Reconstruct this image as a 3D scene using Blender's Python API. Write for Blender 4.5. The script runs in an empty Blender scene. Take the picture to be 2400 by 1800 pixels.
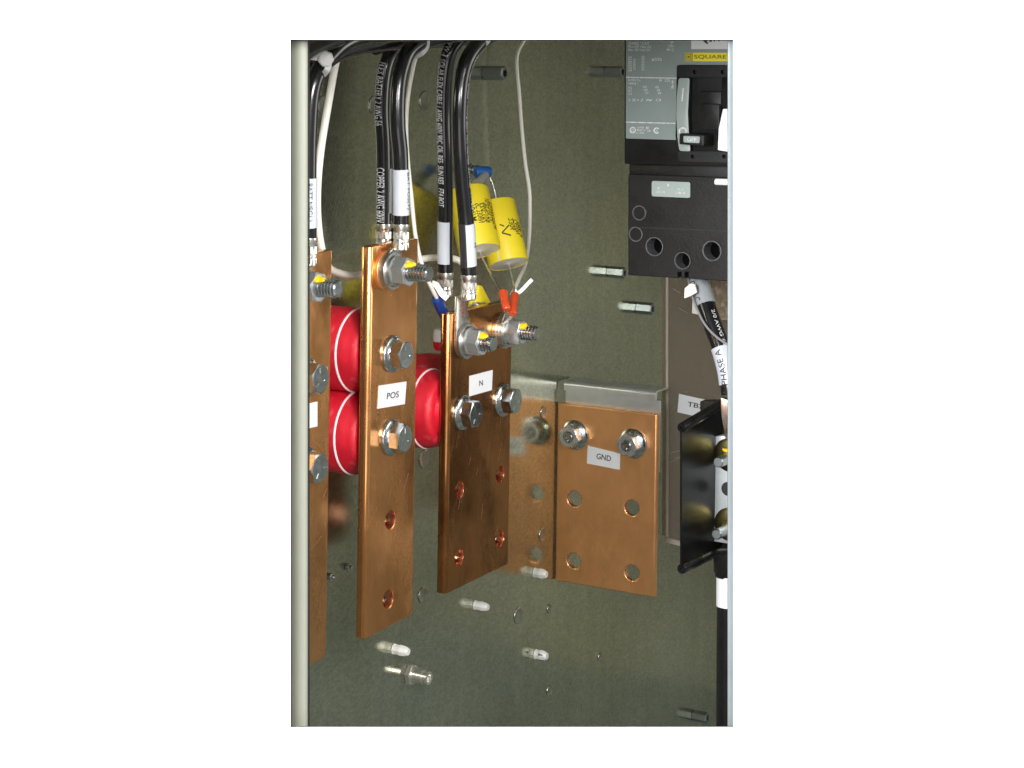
import bpy, bmesh, math, random
from mathutils import Vector, Matrix, noise
random.seed(7)
S = bpy.context.scene
COL = S.collection
V = Vector

# ------------------------------------------------------------------ camera model
F = 4648.0; PX0 = 900.0; PY0 = 156.0
TH = math.radians(32.84); RS = 0.0147; RC = math.sqrt(1 - RS * RS)
R_ = V((math.cos(TH), math.sin(TH), 0)); FW = V((-math.sin(TH), math.cos(TH), 0)); UP = V((0, 0, 1))
CAM = V((0.886, 0, 0))           # metres in front of the mounting panel (the plane x = 0)
CX = R_ * RC + UP * RS           # camera right
CU = -R_ * RS + UP * RC          # camera up

def ray(px, py):
    a = (px - PX0) / F; b = -(py - PY0) / F
    return FW + CX * a + CU * b
def onx(px, py, x):
    d = ray(px, py); return CAM + d * ((x - CAM.x) / d.x)
def ony(px, py, y):
    d = ray(px, py); return CAM + d * ((y - CAM.y) / d.y)
def atd(px, py, k):
    return CAM + ray(px, py) * k

# ------------------------------------------------------------------ materials
MATS = {}
def mat(name, col, metal=0.0, rough=0.5, var=0.0, scale=40, stretch=(1, 1, 1), bump=0.0, bscale=300, bstretch=(1, 1, 1),
        rvar=0.0, coat=0.0, dark=None, dscale=12, dlo=.55, dhi=.75, spec=0.5, rst=None, rsc=None, trans=0.0):
    m = bpy.data.materials.new(name); m.use_nodes = True
    nt = m.node_tree; N = nt.nodes; L = nt.links
    p = N['Principled BSDF']
    p.inputs['Base Color'].default_value = (*col, 1); p.inputs['Metallic'].default_value = metal
    p.inputs['Roughness'].default_value = rough; p.inputs['Coat Weight'].default_value = coat
    p.inputs['Specular IOR Level'].default_value = spec
    p.inputs['Transmission Weight'].default_value = trans
    tc = N.new('ShaderNodeTexCoord')
    def mapped(st):
        mp = N.new('ShaderNodeMapping'); mp.inputs['Scale'].default_value = st
        L.new(tc.outputs['Object'], mp.inputs['Vector']); return mp.outputs['Vector']
    def noise_(sc, st, detail=5, rg=.6):
        n = N.new('ShaderNodeTexNoise'); n.inputs['Scale'].default_value = sc; n.inputs['Detail'].default_value = detail
        n.inputs['Roughness'].default_value = rg
        L.new(mapped(st), n.inputs['Vector']); return n.outputs['Fac']
    c_out = None
    if var or dark:
        r = N.new('ShaderNodeValToRGB')
        r.color_ramp.elements[0].position = .3; r.color_ramp.elements[1].position = .7
        r.color_ramp.elements[0].color = (*[c * (1 - var) for c in col], 1)
        r.color_ramp.elements[1].color = (*[min(1, c * (1 + var)) for c in col], 1)
        L.new(noise_(scale, stretch), r.inputs['Fac']); c_out = r.outputs['Color']
        if dark:
            r2 = N.new('ShaderNodeValToRGB'); r2.color_ramp.elements[0].position = dlo; r2.color_ramp.elements[1].position = dhi
            L.new(noise_(dscale, (1, 1, .6), 6), r2.inputs['Fac'])
            mx = N.new('ShaderNodeMix'); mx.data_type = 'RGBA'
            L.new(r2.outputs['Color'], mx.inputs['Factor']); L.new(c_out, mx.inputs[6]); mx.inputs[7].default_value = (*dark, 1)
            c_out = mx.outputs[2]
        L.new(c_out, p.inputs['Base Color'])
    if rvar:
        mr = N.new('ShaderNodeMapRange'); mr.inputs['From Min'].default_value = .3; mr.inputs['From Max'].default_value = .7
        mr.inputs['To Min'].default_value = max(.02, rough - rvar); mr.inputs['To Max'].default_value = rough + rvar
        L.new(noise_(rsc or scale * 1.3, rst or stretch), mr.inputs['Value']); L.new(mr.outputs['Result'], p.inputs['Roughness'])
    if bump:
        b = N.new('ShaderNodeBump'); b.inputs['Strength'].default_value = bump; b.inputs['Distance'].default_value = .0004
        L.new(noise_(bscale, bstretch, 4), b.inputs['Height']); L.new(b.outputs['Normal'], p.inputs['Normal'])
    MATS[name] = m; return m

M_white = mat('white_paint', (.86, .86, .86), 0, .75, spec=.2)
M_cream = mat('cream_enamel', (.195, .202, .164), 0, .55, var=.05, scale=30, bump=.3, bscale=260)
def panel_material():
    m = bpy.data.materials.new('galvanised_panel'); m.use_nodes = True; nt = m.node_tree; N = nt.nodes; L = nt.links; p = N['Principled BSDF']
    tc = N.new('ShaderNodeTexCoord')
    def nz(scale, st, detail=4, rg=.6):
        mp = N.new('ShaderNodeMapping'); mp.inputs['Scale'].default_value = st; L.new(tc.outputs['Object'], mp.inputs['Vector'])
        n = N.new('ShaderNodeTexNoise'); n.inputs['Scale'].default_value = scale; n.inputs['Detail'].default_value = detail; n.inputs['Roughness'].default_value = rg
        L.new(mp.outputs['Vector'], n.inputs['Vector']); return n.outputs['Fac']
    def rng(fac, a, b, lo, hi):
        r = N.new('ShaderNodeMapRange'); r.inputs['From Min'].default_value = a; r.inputs['From Max'].default_value = b
        r.inputs['To Min'].default_value = lo; r.inputs['To Max'].default_value = hi; L.new(fac, r.inputs['Value']); return r.outputs['Result']
    def mul(a, b):
        q = N.new('ShaderNodeMath'); q.operation = 'MULTIPLY'; L.new(a, q.inputs[0]); L.new(b, q.inputs[1]); return q.outputs[0]
    v = mul(mul(rng(nz(430, (1, .55, 1), 3), .3, .7, .80, 1.14), rng(nz(7, (1, .7, 1), 5), .3, .7, .86, 1.10)),
            mul(rng(nz(900, (1, .55, 1), 2), .58, .70, 1.0, .62), rng(nz(60, (1, 1, .015), 3), .3, .7, .95, 1.04)))
    mx = N.new('ShaderNodeMix'); mx.data_type = 'RGBA'; mx.blend_type = 'MULTIPLY'; mx.inputs['Factor'].default_value = 1
    cr = N.new('ShaderNodeValToRGB'); cr.color_ramp.elements[0].color = (.50, .515, .425, 1); cr.color_ramp.elements[1].color = (.545, .54, .40, 1)
    cr.color_ramp.elements[0].position = .35; cr.color_ramp.elements[1].position = .65; L.new(nz(4, (1, 1, 1)), cr.inputs['Fac'])
    L.new(cr.outputs['Color'], mx.inputs[6]); L.new(v, mx.inputs[7]); L.new(mx.outputs[2], p.inputs['Base Color'])
    p.inputs['Metallic'].default_value = .93
    L.new(rng(nz(180, (1, .55, 1), 4), .3, .7, .05, .11), p.inputs['Roughness'])
    b = N.new('ShaderNodeBump'); b.inputs['Strength'].default_value = .16; b.inputs['Distance'].default_value = .0004
    L.new(nz(1000, (1, .55, 1), 3), b.inputs['Height']); L.new(b.outputs['Normal'], p.inputs['Normal'])
    return m
M_galv = panel_material()
M_galvk = mat('galvanised_dimple', (.42, .43, .37), .9, .26, bump=.1, bscale=800)
M_galv2 = mat('galvanised_side', (.41, .41, .325), .3, .5, var=.1, scale=50, bump=.3)
M_floor = mat('galvanised_floor', (.43, .49, .49), .3, .5, var=.1, scale=50, bump=.3)
M_flange = mat('galvanised_edge', (.255, .285, .30), .5, .45, var=.12, scale=60, stretch=(1, 1, .25), bump=.2)
M_copper = mat('copper', (.84, .395, .15), .94, .23, var=.025, scale=300, stretch=(1, 1, .02), bump=.05, bscale=900, bstretch=(1, 1, .02), rvar=.11, rsc=45, rst=(1, 1, .5),
               dark=(.60, .27, .09), dscale=34, dlo=.48, dhi=.8)
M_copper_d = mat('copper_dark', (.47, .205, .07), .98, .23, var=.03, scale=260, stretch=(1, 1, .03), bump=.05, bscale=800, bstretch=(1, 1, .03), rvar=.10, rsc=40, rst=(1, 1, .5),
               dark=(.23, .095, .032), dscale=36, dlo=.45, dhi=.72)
M_copper_f = mat('copper_fresh_cut', (.95, .48, .32), 1, .235, var=.06, scale=120)
M_scr = mat('copper_scratch', (.90, .52, .30), .9, .35)
M_scr = mat('copper_scratch', (.90, .52, .30), .9, .35)
M_copper_g = mat('copper_satin', (.83, .41, .172), .77, .36, var=.06, scale=60, stretch=(1, 1, .5), bump=.05, bscale=600, rvar=.05,
                 dark=(.64, .31, .12), dscale=20, dlo=.45, dhi=.85)
M_zinc = mat('zinc_plate', (.62, .66, .68), 1, .18, var=.1, scale=220, bump=.08, rvar=.06)
M_zincd = mat('zinc_plate_dull', (.60, .62, .60), 1, .32, var=.15, scale=200, bump=.2, rvar=.08)
M_nut = mat('zinc_nut', (.72, .745, .76), .85, .24, var=.06, scale=120, bump=.06)
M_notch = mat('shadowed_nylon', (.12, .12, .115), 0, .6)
M_zincc = mat('zinc_bright', (.40, .44, .45), 1, .33, var=.05, scale=60)
M_tin = mat('tinned_copper', (.74, .73, .68), 1, .3, var=.12, scale=160, bump=.2, rvar=.08)
M_nickel = mat('nickel', (.8, .79, .74), .9, .26)
M_black = mat('black_plastic', (.008, .0085, .009), 0, .42, var=.25, scale=35, bump=.3, bscale=500, rvar=.1, spec=.3)
M_black2 = mat('black_moulding', (.0085, .008, .0078), 0, .48, var=.4, scale=28, bump=.4, bscale=420, rvar=.12, dark=(.018, .017, .016), dscale=60, dlo=.6, dhi=.8, spec=.28)
M_blackgl = mat('black_gloss', (.009, .009, .009), 0, .25, var=.2, scale=30, spec=.2)
M_barrier = mat('black_barrier', (.008, .008, .008), 0, .3, var=.2, scale=30, spec=.07)
M_ring = mat('lit_rim_grey', (.12, .12, .128), 0, .45, var=.3, scale=300)  # lighter grey puts the lit rims of rings and bores into colour
M_cable = mat('cable_jacket', (.009, .009, .010), 0, .2, var=.2, scale=80, bump=.08, bscale=250, coat=.3)
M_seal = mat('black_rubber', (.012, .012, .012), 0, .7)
M_wire = mat('white_insulation', (.86, .83, .75), 0, .42, var=.05, scale=60)
M_nylon = mat('nylon', (.82, .82, .80), 0, .38, var=.03, scale=80, trans=.08)
M_paper = mat('label_paper', (.70, .71, .73), 0, .5, var=.02, scale=80)
M_sleeve = mat('marker_sleeve', (.52, .55, .60), 0, .33, var=.05, scale=50, coat=.2)
M_clear = mat('smoky_wrap', (.03, .03, .033), 0, .25, coat=.2)
M_ink = mat('black_ink', (.012, .012, .014), 0, .6)
M_wink = mat('white_ink', (.66, .66, .68), 0, .5, var=.35, scale=420)
M_red = mat('red_insulator', (.54, .007, .022), 0, .5, var=.2, scale=45, bump=.3, bscale=90, rvar=.18, dark=(.66, .17, .2), dscale=75, dlo=.585, dhi=.82)
M_pink = mat('flash_line', (.86, .66, .68), 0, .35)
M_yell = mat('yellow_wrap', (.83, .66, .022), 0, .42, var=.04, scale=40, bump=.1)
M_ypaint = mat('yellow_paint', (.88, .55, .01), 0, .5)
M_resin = mat('resin_end', (.70, .67, .58), 0, .45, var=.08, scale=90, bump=.2)
M_redv = mat('red_vinyl', (.48, .055, .015), 0, .3, var=.12, scale=120, coat=.15)
M_bluev = mat('blue_vinyl', (.012, .045, .22), 0, .3, var=.1, scale=100, coat=.15)
M_blueb = mat('blue_sleeve', (.015, .10, .36), 0, .32, var=.1, scale=100)
M_grey = mat('grey_face', (.235, .285, .275), 0, .42, var=.04, scale=60, bump=.08)
M_greyl = mat('grey_scale', (.33, .385, .365), 0, .42, var=.04, scale=60)
M_yellsign = mat('yellow_sign', (.88, .74, .012), 0, .4)
M_yelllogo = mat('yellow_sign_emblem', (.62, .50, .02), 0, .4)
M_oink = mat('olive_ink', (.16, .14, .01), 0, .5)
M_brass = mat('brass', (.62, .52, .20), 1, .24, var=.1, scale=100)
M_bracket = mat('bracket_zinc', (.66, .68, .67), .8, .34, var=.06, scale=60, bump=.1, rvar=.06)
M_board = mat('mottled_board', (.24, .18, .12), 0, .6, var=.35, scale=260, dark=(.4, .32, .24), dscale=220, dlo=.5, dhi=.62, bump=.3)

m = bpy.data.materials.new('warm_reflection_polycarbonate'); m.use_nodes = True; nt = m.node_tree; nt.nodes.clear()  # clear sheet; copper reflections put in as a brown tint
o = nt.nodes.new('ShaderNodeOutputMaterial'); mix = nt.nodes.new('ShaderNodeMixShader'); tr = nt.nodes.new('ShaderNodeBsdfTransparent')
pr = nt.nodes.new('ShaderNodeBsdfPrincipled'); pr.inputs['Base Color'].default_value = (.28, .245, .225, 1); pr.inputs['Roughness'].default_value = .12
tr.inputs['Color'].default_value = (.86, .80, .75, 1); mix.inputs['Fac'].default_value = .23
tcn = nt.nodes.new('ShaderNodeTexCoord'); nn = nt.nodes.new('ShaderNodeTexNoise'); nn.inputs['Scale'].default_value = 14; nn.inputs['Detail'].default_value = 6
rr = nt.nodes.new('ShaderNodeMapRange'); rr.inputs['To Min'].default_value = .06; rr.inputs['To Max'].default_value = .3
nt.links.new(tcn.outputs['Object'], nn.inputs['Vector']); nt.links.new(nn.outputs['Fac'], rr.inputs['Value']); nt.links.new(rr.outputs['Result'], pr.inputs['Roughness'])
nt.links.new(tr.outputs[0], mix.inputs[1]); nt.links.new(pr.outputs[0], mix.inputs[2]); nt.links.new(mix.outputs[0], o.inputs['Surface'])
M_warmsheet = m
M_edge = mat('polycarbonate_edge', (.42, .36, .30), 0, .3, var=.15, scale=60, stretch=(1, 1, .2))
M_haze = mat('clear_tubing', (.30, .30, .26), 0, .2)

# ------------------------------------------------------------------ mesh helpers
def B(): return bmesh.new()
def box(bm, lo, hi):
    lo = V(lo); hi = V(hi)
    vs = [bm.verts.new((x, y, z)) for x in (lo.x, hi.x) for y in (lo.y, hi.y) for z in (lo.z, hi.z)]
    for f in ((0, 1, 3, 2), (4, 6, 7, 5), (0, 4, 5, 1), (2, 3, 7, 6), (0, 2, 6, 4), (1, 5, 7, 3)):
        bm.faces.new([vs[i] for i in f])
def prism(bm, pts, ext):
    ext = V(ext)
    a = [bm.verts.new(p) for p in pts]; b = [bm.verts.new(V(p) + ext) for p in pts]
    n = len(pts)
    bm.faces.new(a); bm.faces.new(list(reversed(b)))
    for i in range(n): bm.faces.new((a[i], b[i], b[(i + 1) % n], a[(i + 1) % n]))
def frame(ax):
    ax = V(ax).normalized(); h = UP if abs(ax.z) < .9 else V((1, 0, 0))
    u = ax.cross(h).normalized(); return ax, u, ax.cross(u).normalized()
def lathe(bm, base, ax, prof, seg=32, cap=True, start=0.0):
    ax, u, w = frame(ax); base = V(base); rings = []
    for h, r in prof:
        rings.append([bm.verts.new(base + ax * h + (u * math.cos(start + 2 * math.pi * i / seg) + w * math.sin(start + 2 * math.pi * i / seg)) * max(r, 1e-5)) for i in range(seg)])
    for a, b in zip(rings, rings[1:]):
        for i in range(seg): bm.faces.new((a[i], a[(i + 1) % seg], b[(i + 1) % seg], b[i]))
    if cap: bm.faces.new(list(reversed(rings[0]))); bm.faces.new(rings[-1])
def cyl(bm, p0, p1, r0, r1=None, seg=24):
    p0 = V(p0); p1 = V(p1); lathe(bm, p0, p1 - p0, [(0, r0), ((p1 - p0).length, r0 if r1 is None else r1)], seg)
def hexhead(bm, base, ax, flat, h, rot=0.0, bore=0.0, both=False):
    ax, u, w = frame(ax); base = V(base); n = 48; ri = flat / 2; rc = ri * .96
    def ring(f):
        out = []
        for i in range(n):
            t = 2 * math.pi * i / n; tt = ((t + math.pi / 6) % (math.pi / 3)) - math.pi / 6
            rho = ri / math.cos(tt); r, z = f(rho)
            out.append(bm.verts.new(base + ax * z + (u * math.cos(t + rot) + w * math.sin(t + rot)) * r))
        return out
    rings = []
    rings.append(ring(lambda rho: (rho, 0)))
    rings.append(ring(lambda rho: (rho, h - (rho - rc) * .55)))
    rings.append(ring(lambda rho: (rc, h)))
    if bore: rings.append(ring(lambda rho: (bore, h))); rings.append(ring(lambda rho: (bore * .9, h - .0012)))
    for a, b in zip(rings, rings[1:]):
        for i in range(n): bm.faces.new((a[i], a[(i + 1) % n], b[(i + 1) % n], b[i]))
    bm.faces.new(list(reversed(rings[0]))); bm.faces.new(rings[-1])
def catmull(pts, n=14):
    pts = [V(p) for p in pts]; P = [pts[0] * 2 - pts[1]] + pts + [pts[-1] * 2 - pts[-2]]; out = []
    for i in range(1, len(P) - 2):
        p0, p1, p2, p3 = P[i - 1:i + 3]
        for k in range(n):
            t = k / n
            out.append(.5 * ((2 * p1) + (p2 - p0) * t + (2 * p0 - 5 * p1 + 4 * p2 - p3) * t * t + (3 * p1 - p0 - 3 * p2 + p3) * t ** 3))
    out.append(pts[-1]); return out
def sweep(bm, path, r, seg=18, flat=None, cap=True):
    path = [V(p) for p in path]; rings = []; u = None
    for i, p in enumerate(path):
        t = (path[min(i + 1, len(path) - 1)] - path[max(i - 1, 0)]).normalized()
        if u is None: u = t.cross(V((.3, -.8, .1))).normalized()
        else: u = (u - t * u.dot(t)).normalized()
        w = t.cross(u); rr_ = r(i / (len(path) - 1)) if callable(r) else r
        fl = flat or 1
        rings.append([bm.verts.new(p + (u * math.cos(2 * math.pi * k / seg) * fl + w * math.sin(2 * math.pi * k / seg)) * rr_) for k in range(seg)])
    for a, b in zip(rings, rings[1:]):
        for k in range(seg): bm.faces.new((a[k], a[(k + 1) % seg], b[(k + 1) % seg], b[k]))
    if cap: bm.faces.new(list(reversed(rings[0]))); bm.faces.new(rings[-1])
def pxpath(pts, n=14):                      # (px, py, x) points -> spline in the place
    return [onx(*p) for p in catmull(pts, n)], catmull(pts, n)
def rpoly(pts, rad, n=5):
    pts = [V((p[0], p[1], 0)) for p in pts]; out = []
    for i, p in enumerate(pts):
        a = (pts[i - 1] - p); b = (pts[(i + 1) % len(pts)] - p)
        r = min(rad, a.length * .45, b.length * .45); a.normalize(); b.normalize()
        for k in range(n + 1):
            t = k / n; q = (p + a * r) * (1 - t) ** 2 + p * 2 * t * (1 - t) + (p + b * r) * t * t
            out.append((q.x, q.y))
    return out
def hull(pts):
    pts = sorted(set((round(a, 6), round(b, 6)) for a, b in pts))
    def half(ps):
        o = []
        for p in ps:
            while len(o) > 1 and (o[-1][0] - o[-2][0]) * (p[1] - o[-2][1]) - (o[-1][1] - o[-2][1]) * (p[0] - o[-2][0]) <= 0: o.pop()
            o.append(p)
        return o[:-1]
    return half(pts) + half(pts[::-1])

def finish(name, bm, m, parent=None, bevel=0.0, seg=2, ang=35, origin=None, cuts=None, bang=40, cutm=None):
    bmesh.ops.recalc_face_normals(bm, faces=bm.faces)
    c = V((0, 0, 0))
    if bm.verts:
        lo = V((min(v.co[i] for v in bm.verts) for i in range(3))); hi = V((max(v.co[i] for v in bm.verts) for i in range(3)))
        c = (lo + hi) / 2
    if origin is not None: c = V(origin)
    for v in bm.verts: v.co -= c
    me = bpy.data.meshes.new(name); bm.to_mesh(me); bm.free()
    ob = bpy.data.objects.new(name, me); COL.objects.link(ob); ob.location = c
    me.materials.append(m)
    if cuts:
        cm = bpy.data.meshes.new('cut'); 
        for v in cuts.verts: v.co -= c
        bmesh.ops.recalc_face_normals(cuts, faces=cuts.faces); cuts.to_mesh(cm); cuts.free()
        cm.materials.append(cutm or m)
        co = bpy.data.objects.new('cut', cm); COL.objects.link(co); co.location = c
        md = ob.modifiers.new('b', 'BOOLEAN'); md.operation = 'DIFFERENCE'; md.object = co; md.solver = 'EXACT'; md.material_mode = 'TRANSFER'
    if bevel:
        md = ob.modifiers.new('v', 'BEVEL'); md.width = bevel; md.segments = seg; md.limit_method = 'ANGLE'; md.angle_limit = math.radians(bang)
    if cuts or bevel:
        bpy.context.view_layer.update()
        dg = bpy.context.evaluated_depsgraph_get()
        nm = bpy.data.meshes.new_from_object(ob.evaluated_get(dg), depsgraph=dg)
        ob.modifiers.clear(); ob.data = nm; nm.name = name; bpy.data.meshes.remove(me)
        if cuts: bpy.data.objects.remove(co); bpy.data.meshes.remove(cm); cuts = True
        me = nm
    me.shade_smooth(); me.set_sharp_from_angle(angle=math.radians(ang))
    if cuts:
        for p_ in me.polygons:
            if max(abs(c_) for c_ in p_.normal) > .9999: p_.use_smooth = False
        if hasattr(me, 'normals_domain') and me.has_custom_normals: me.attributes.remove(me.attributes['custom_normal'])
    me.update()
    if parent: attach(ob, parent)
    return ob
def wloc(o):
    p = V(o.location)
    while o.parent: o = o.parent; p = p + o.location
    return p
def attach(ob, parent):
    w = V(ob.location); ob.parent = parent; ob.location = w - wloc(parent)
def tag(o, label, cat, group=None):
    o['label'] = label; o['category'] = cat
    if group: o['group'] = group
    return o
def thing(name, loc, label, cat, group=None):
    o = bpy.data.objects.new(name, None); o.empty_display_size = .01; COL.objects.link(o); o.location = V(loc)
    return tag(o, label, cat, group)
def copy_tree(o, parent=None):
    c = o.copy(); COL.objects.link(c); c.parent = parent
    for ch in list(o.children): copy_tree(ch, c)
    return c

def text_bm(s, cuts=0, bold=.012):
    cu = bpy.data.curves.new('t', 'FONT'); cu.body = s; cu.size = 1; cu.resolution_u = 3; cu.offset = bold; cu.align_x = 'LEFT'
    ob = bpy.data.objects.new('t', cu); me = bpy.data.meshes.new_from_object(ob)
    bpy.data.objects.remove(ob); bpy.data.curves.remove(cu)
    bm = bmesh.new(); bm.from_mesh(me); bpy.data.meshes.remove(me)
    xs = [v.co.x for v in bm.verts]; ys = [v.co.y for v in bm.verts]
    x0, x1, y0, y1 = min(xs), max(xs), min(ys), max(ys)
    for v in bm.verts: v.co = V(((v.co.x - x0) / (x1 - x0), (v.co.y - y0) / (y1 - y0), 0))
    for k in range(1, cuts + 1):
        bmesh.ops.bisect_plane(bm, geom=bm.verts[:] + bm.edges[:] + bm.faces[:], plane_co=(0, k / (cuts + 1), 0), plane_no=(0, 1, 0))
    return bm
def merge(dst, src):
    mp = {v: dst.verts.new(v.co) for v in src.verts}
    for f in src.faces:
        try: dst.faces.new([mp[v] for v in f.verts])
        except ValueError: pass
    src.free()
def text_quad(dst, s, p00, p10, p01, off):          # lettering fitted to a parallelogram
    t = text_bm(s); p00 = V(p00); u = V(p10) - p00; w = V(p01) - p00; off = V(off)
    for v in t.verts: v.co = p00 + u * v.co.x + w * v.co.y + off
    merge(dst, t)
def text_tube(dst, s, path, r, l0, l1, phi, height, flip=1, eps=.00018):
    d = [0]
    for a, b in zip(path, path[1:]): d.append(d[-1] + (b - a).length)
    def at(l):
        for i in range(len(path) - 1):
            if d[i + 1] >= l or i == len(path) - 2:
                t = (l - d[i]) / max(1e-9, d[i + 1] - d[i]); return path[i].lerp(path[i + 1], t), (path[i + 1] - path[i]).normalized()
    t = text_bm(s, 4, 0)
    for v in t.verts:
        c, tg = at(l0 + (l1 - l0) * v.co.x); e1 = CAM - c; e1 = (e1 - tg * e1.dot(tg)).normalized(); e2 = e1.cross(UP).normalized() * -1
        e2 = (R_ - tg * R_.dot(tg) - e1 * R_.dot(e1)).normalized()
        a = phi + flip * (v.co.y - .5) * height / r
        v.co = c + (e1 * math.cos(a) + e2 * math.sin(a)) * (r + eps)
    merge(dst, t)
def slabx(name, pxs, x, th, m, parent=None, bevel=0, cuts=None, ang=35):       # polygon on a plane parallel to the mounting panel
    bm = B(); prism(bm, [onx(a, b, x) for a, b in pxs], (-th, 0, 0)); return finish(name, bm, m, parent, bevel, cuts=cuts, ang=ang)
def slaby(name, pxs, y, th, m, parent=None, bevel=0, cuts=None, ang=35):       # polygon on a plane square to the panel
    bm = B(); prism(bm, [ony(a, b, y) for a, b in pxs], (0, th, 0)); return finish(name, bm, m, parent, bevel, cuts=cuts, ang=ang)

# ------------------------------------------------------------------ added front mask and cabinet
bm = B(); K = 1.22
o_ = [atd(-3200, -2600, K), atd(5600, -2600, K), atd(5600, 4400, K), atd(-3200, 4400, K)]
i_ = [atd(680, 92, K), atd(1721, 92, K), atd(1721, 1709, K), atd(680, 1709, K)]
ov = [bm.verts.new(p) for p in o_]; iv = [bm.verts.new(p) for p in i_]
ob_ = [bm.verts.new(p + FW * .004) for p in o_]; ib = [bm.verts.new(p + FW * .004) for p in i_]
for k in range(4):
    j = (k + 1) % 4
    bm.faces.new((ov[k], ov[j], iv[j], iv[k])); bm.faces.new((ob_[k], ib[k], ib[j], ob_[j]))
    bm.faces.new((iv[k], iv[j], ib[j], ib[k])); bm.faces.new((ov[k], ob_[k], ob_[j], ov[j]))
wall = finish('front_mask', bm, M_white); wall['kind'] = 'structure'  # blank panel added in front of the cabinet, its opening crops the view

XF = 0.085; BT = 0.0095            # front plane of the upright bars, their thickness
YEND = 2.32
PANEL_MARKS = []
cab = thing('electrical_cabinet', (0, 1.6, -.95), 'open metal electrical cabinet with olive galvanised panel, cream left post and bare metal right edge', 'cabinet')
bm = B(); box(bm, (-.002, .93, -.95), (0, YEND, .42)); finish('mounting_panel', bm, M_galv, cab)
bm = B(); box(bm, (.001, YEND, -.95), (1.0, YEND + .002, .42)); finish('side_wall', bm, M_galv2, cab)
bm = B(); box(bm, (.001, 1.0, -.778), (1.0, YEND - .001, -.776)); finish('bottom_wall', bm, M_floor, cab)
bm = B(); box(bm, (.001, .97, .10), (1.0, YEND - .001, .102)); finish('top_wall', bm, M_galv2, cab)  # unseen top, added to keep world light off the upper panel
# left post: rolled cream edge
bm = B()
sec = [(668, 1.275), (674, 1.2455), (681, 1.2402), (690, 1.2382), (697, 1.2372), (703, 1.2368), (712, 1.2365), (719, 1.237), (721.5, 1.2385), (721.8, 1.25), (721.8, 1.275)]
prism(bm, [atd(a, 1730, k) for a, k in sec], CU * (1660 / F * 1.25)); finish('door_post', bm, M_cream, cab, ang=60)
bm = B(); sec = [(721.9, 1.242), (725.8, 1.244), (725.5, 1.27), (722, 1.27)]
prism(bm, [atd(a, 1730, k) for a, k in sec], CU * (1660 / F * 1.25)); finish('door_seal', bm, M_seal, cab)
bm = B(); sec = [(1705, 1.239), (1706.5, 1.236), (1718, 1.236), (1724, 1.24), (1728, 1.262), (1708, 1.255)]
prism(bm, [atd(a, 1730, k) for a, k in sec], CU * (1660 / F * 1.25)); finish('front_flange', bm, M_flange, cab, ang=50)
for a, b in ((86, 95), (1706, 1716)):  # dark strips added to draw a thin outline along the opening
    bm = B(); prism(bm, [atd(678, b, 1.2265), atd(1722, b, 1.2265), atd(1722, a, 1.2265), atd(678, a, 1.2265)], FW * .003); finish('edge_dark_strip', bm, M_seal, cab)
for seed_, (x0_, y0_, x1_, y1_) in enumerate(((1362, 1650, 1364, 1682), (866, 600, 872, 618), (1490, 420, 1500, 402), (1330, 300, 1334, 318), (1455, 900, 1452, 884), (1120, 1500, 1131, 1512), (1600, 1585, 1612, 1580), (1420, 560, 1421, 592))):
    bm = B(); a_, b_ = onx(x0_, y0_, .0001), onx(x1_, y1_, .0001); q_ = V((0, .00022, .00012))
    bm.faces.new([bm.verts.new(p) for p in (a_ - q_, b_ - q_ * .4, b_ + q_ * .4, a_ + q_)]); PANEL_MARKS.append(bm)
# pressed knockouts and rivet dimples in the panel
for px, py, d in ((995, 236, 46), (876, 246, 44), (757, 246, 44), (993, 1075, 43), (990, 1395, 37), (1214, 1443, 39), (1271, 1253, 34), (1273, 966, 28),
                  (1287, 1427, 22), (1406, 1540, 20), (1287, 1618, 25)):
    c = onx(px, py, 0); r = d / 2 / F * (c - CAM).dot(FW)
    bm = B(); lathe(bm, c + V((.0002, 0, 0)), (1, 0, 0), [(0, r), (.0005, r * .97), (.0007, r * .90), (.0005, r * .84), (.0004, r * .3), (.0004, 0)], 40)
    finish('knockout', bm, M_galvk, cab, ang=50)

# ------------------------------------------------------------------ fasteners
def make_bolt(parent, c, rot, s=1.0, face=(1, 0, 0), marks=True):
    """hex head screw with a dished washer, at world point c on the bar face"""
    c = V(c); ax = V(face); bm = B()
    hexhead(bm, c + ax * .0048 * s, ax, .0196 * s, .0086 * s, rot)
    h = finish('hex_bolt', bm, M_zinc, parent, ang=22)
    bm = B(); lathe(bm, c + ax * .0001, ax, [(0, .0139 * s), (.0018 * s, .0139 * s), (.0024 * s, .0134 * s), (.0027 * s, .0128 * s), (.0034 * s, .0112 * s), (.0046 * s, .0103 * s), (.0047 * s, .0085 * s)], 40)
    finish('washer', bm, M_zinc, h, ang=40)
    # raised grade marks on the head
    if marks:
        bm = B(); a, u, w = frame(ax)
        for k in range(3):
            t = rot + k * 2 * math.pi / 3 + .5; d = u * math.cos(t) + w * math.sin(t); q = d.cross(a)
            p = c + ax * (.0134 * s)
            prism(bm, [p + d * .0042 * s + q * .0004, p + d * .0080 * s + q * .0004, p + d * .0080 * s - q * .0004, p + d * .0042 * s - q * .0004], ax * .0004)
        finish('grade_mark', bm, M_zincd, h)
    return h
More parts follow.
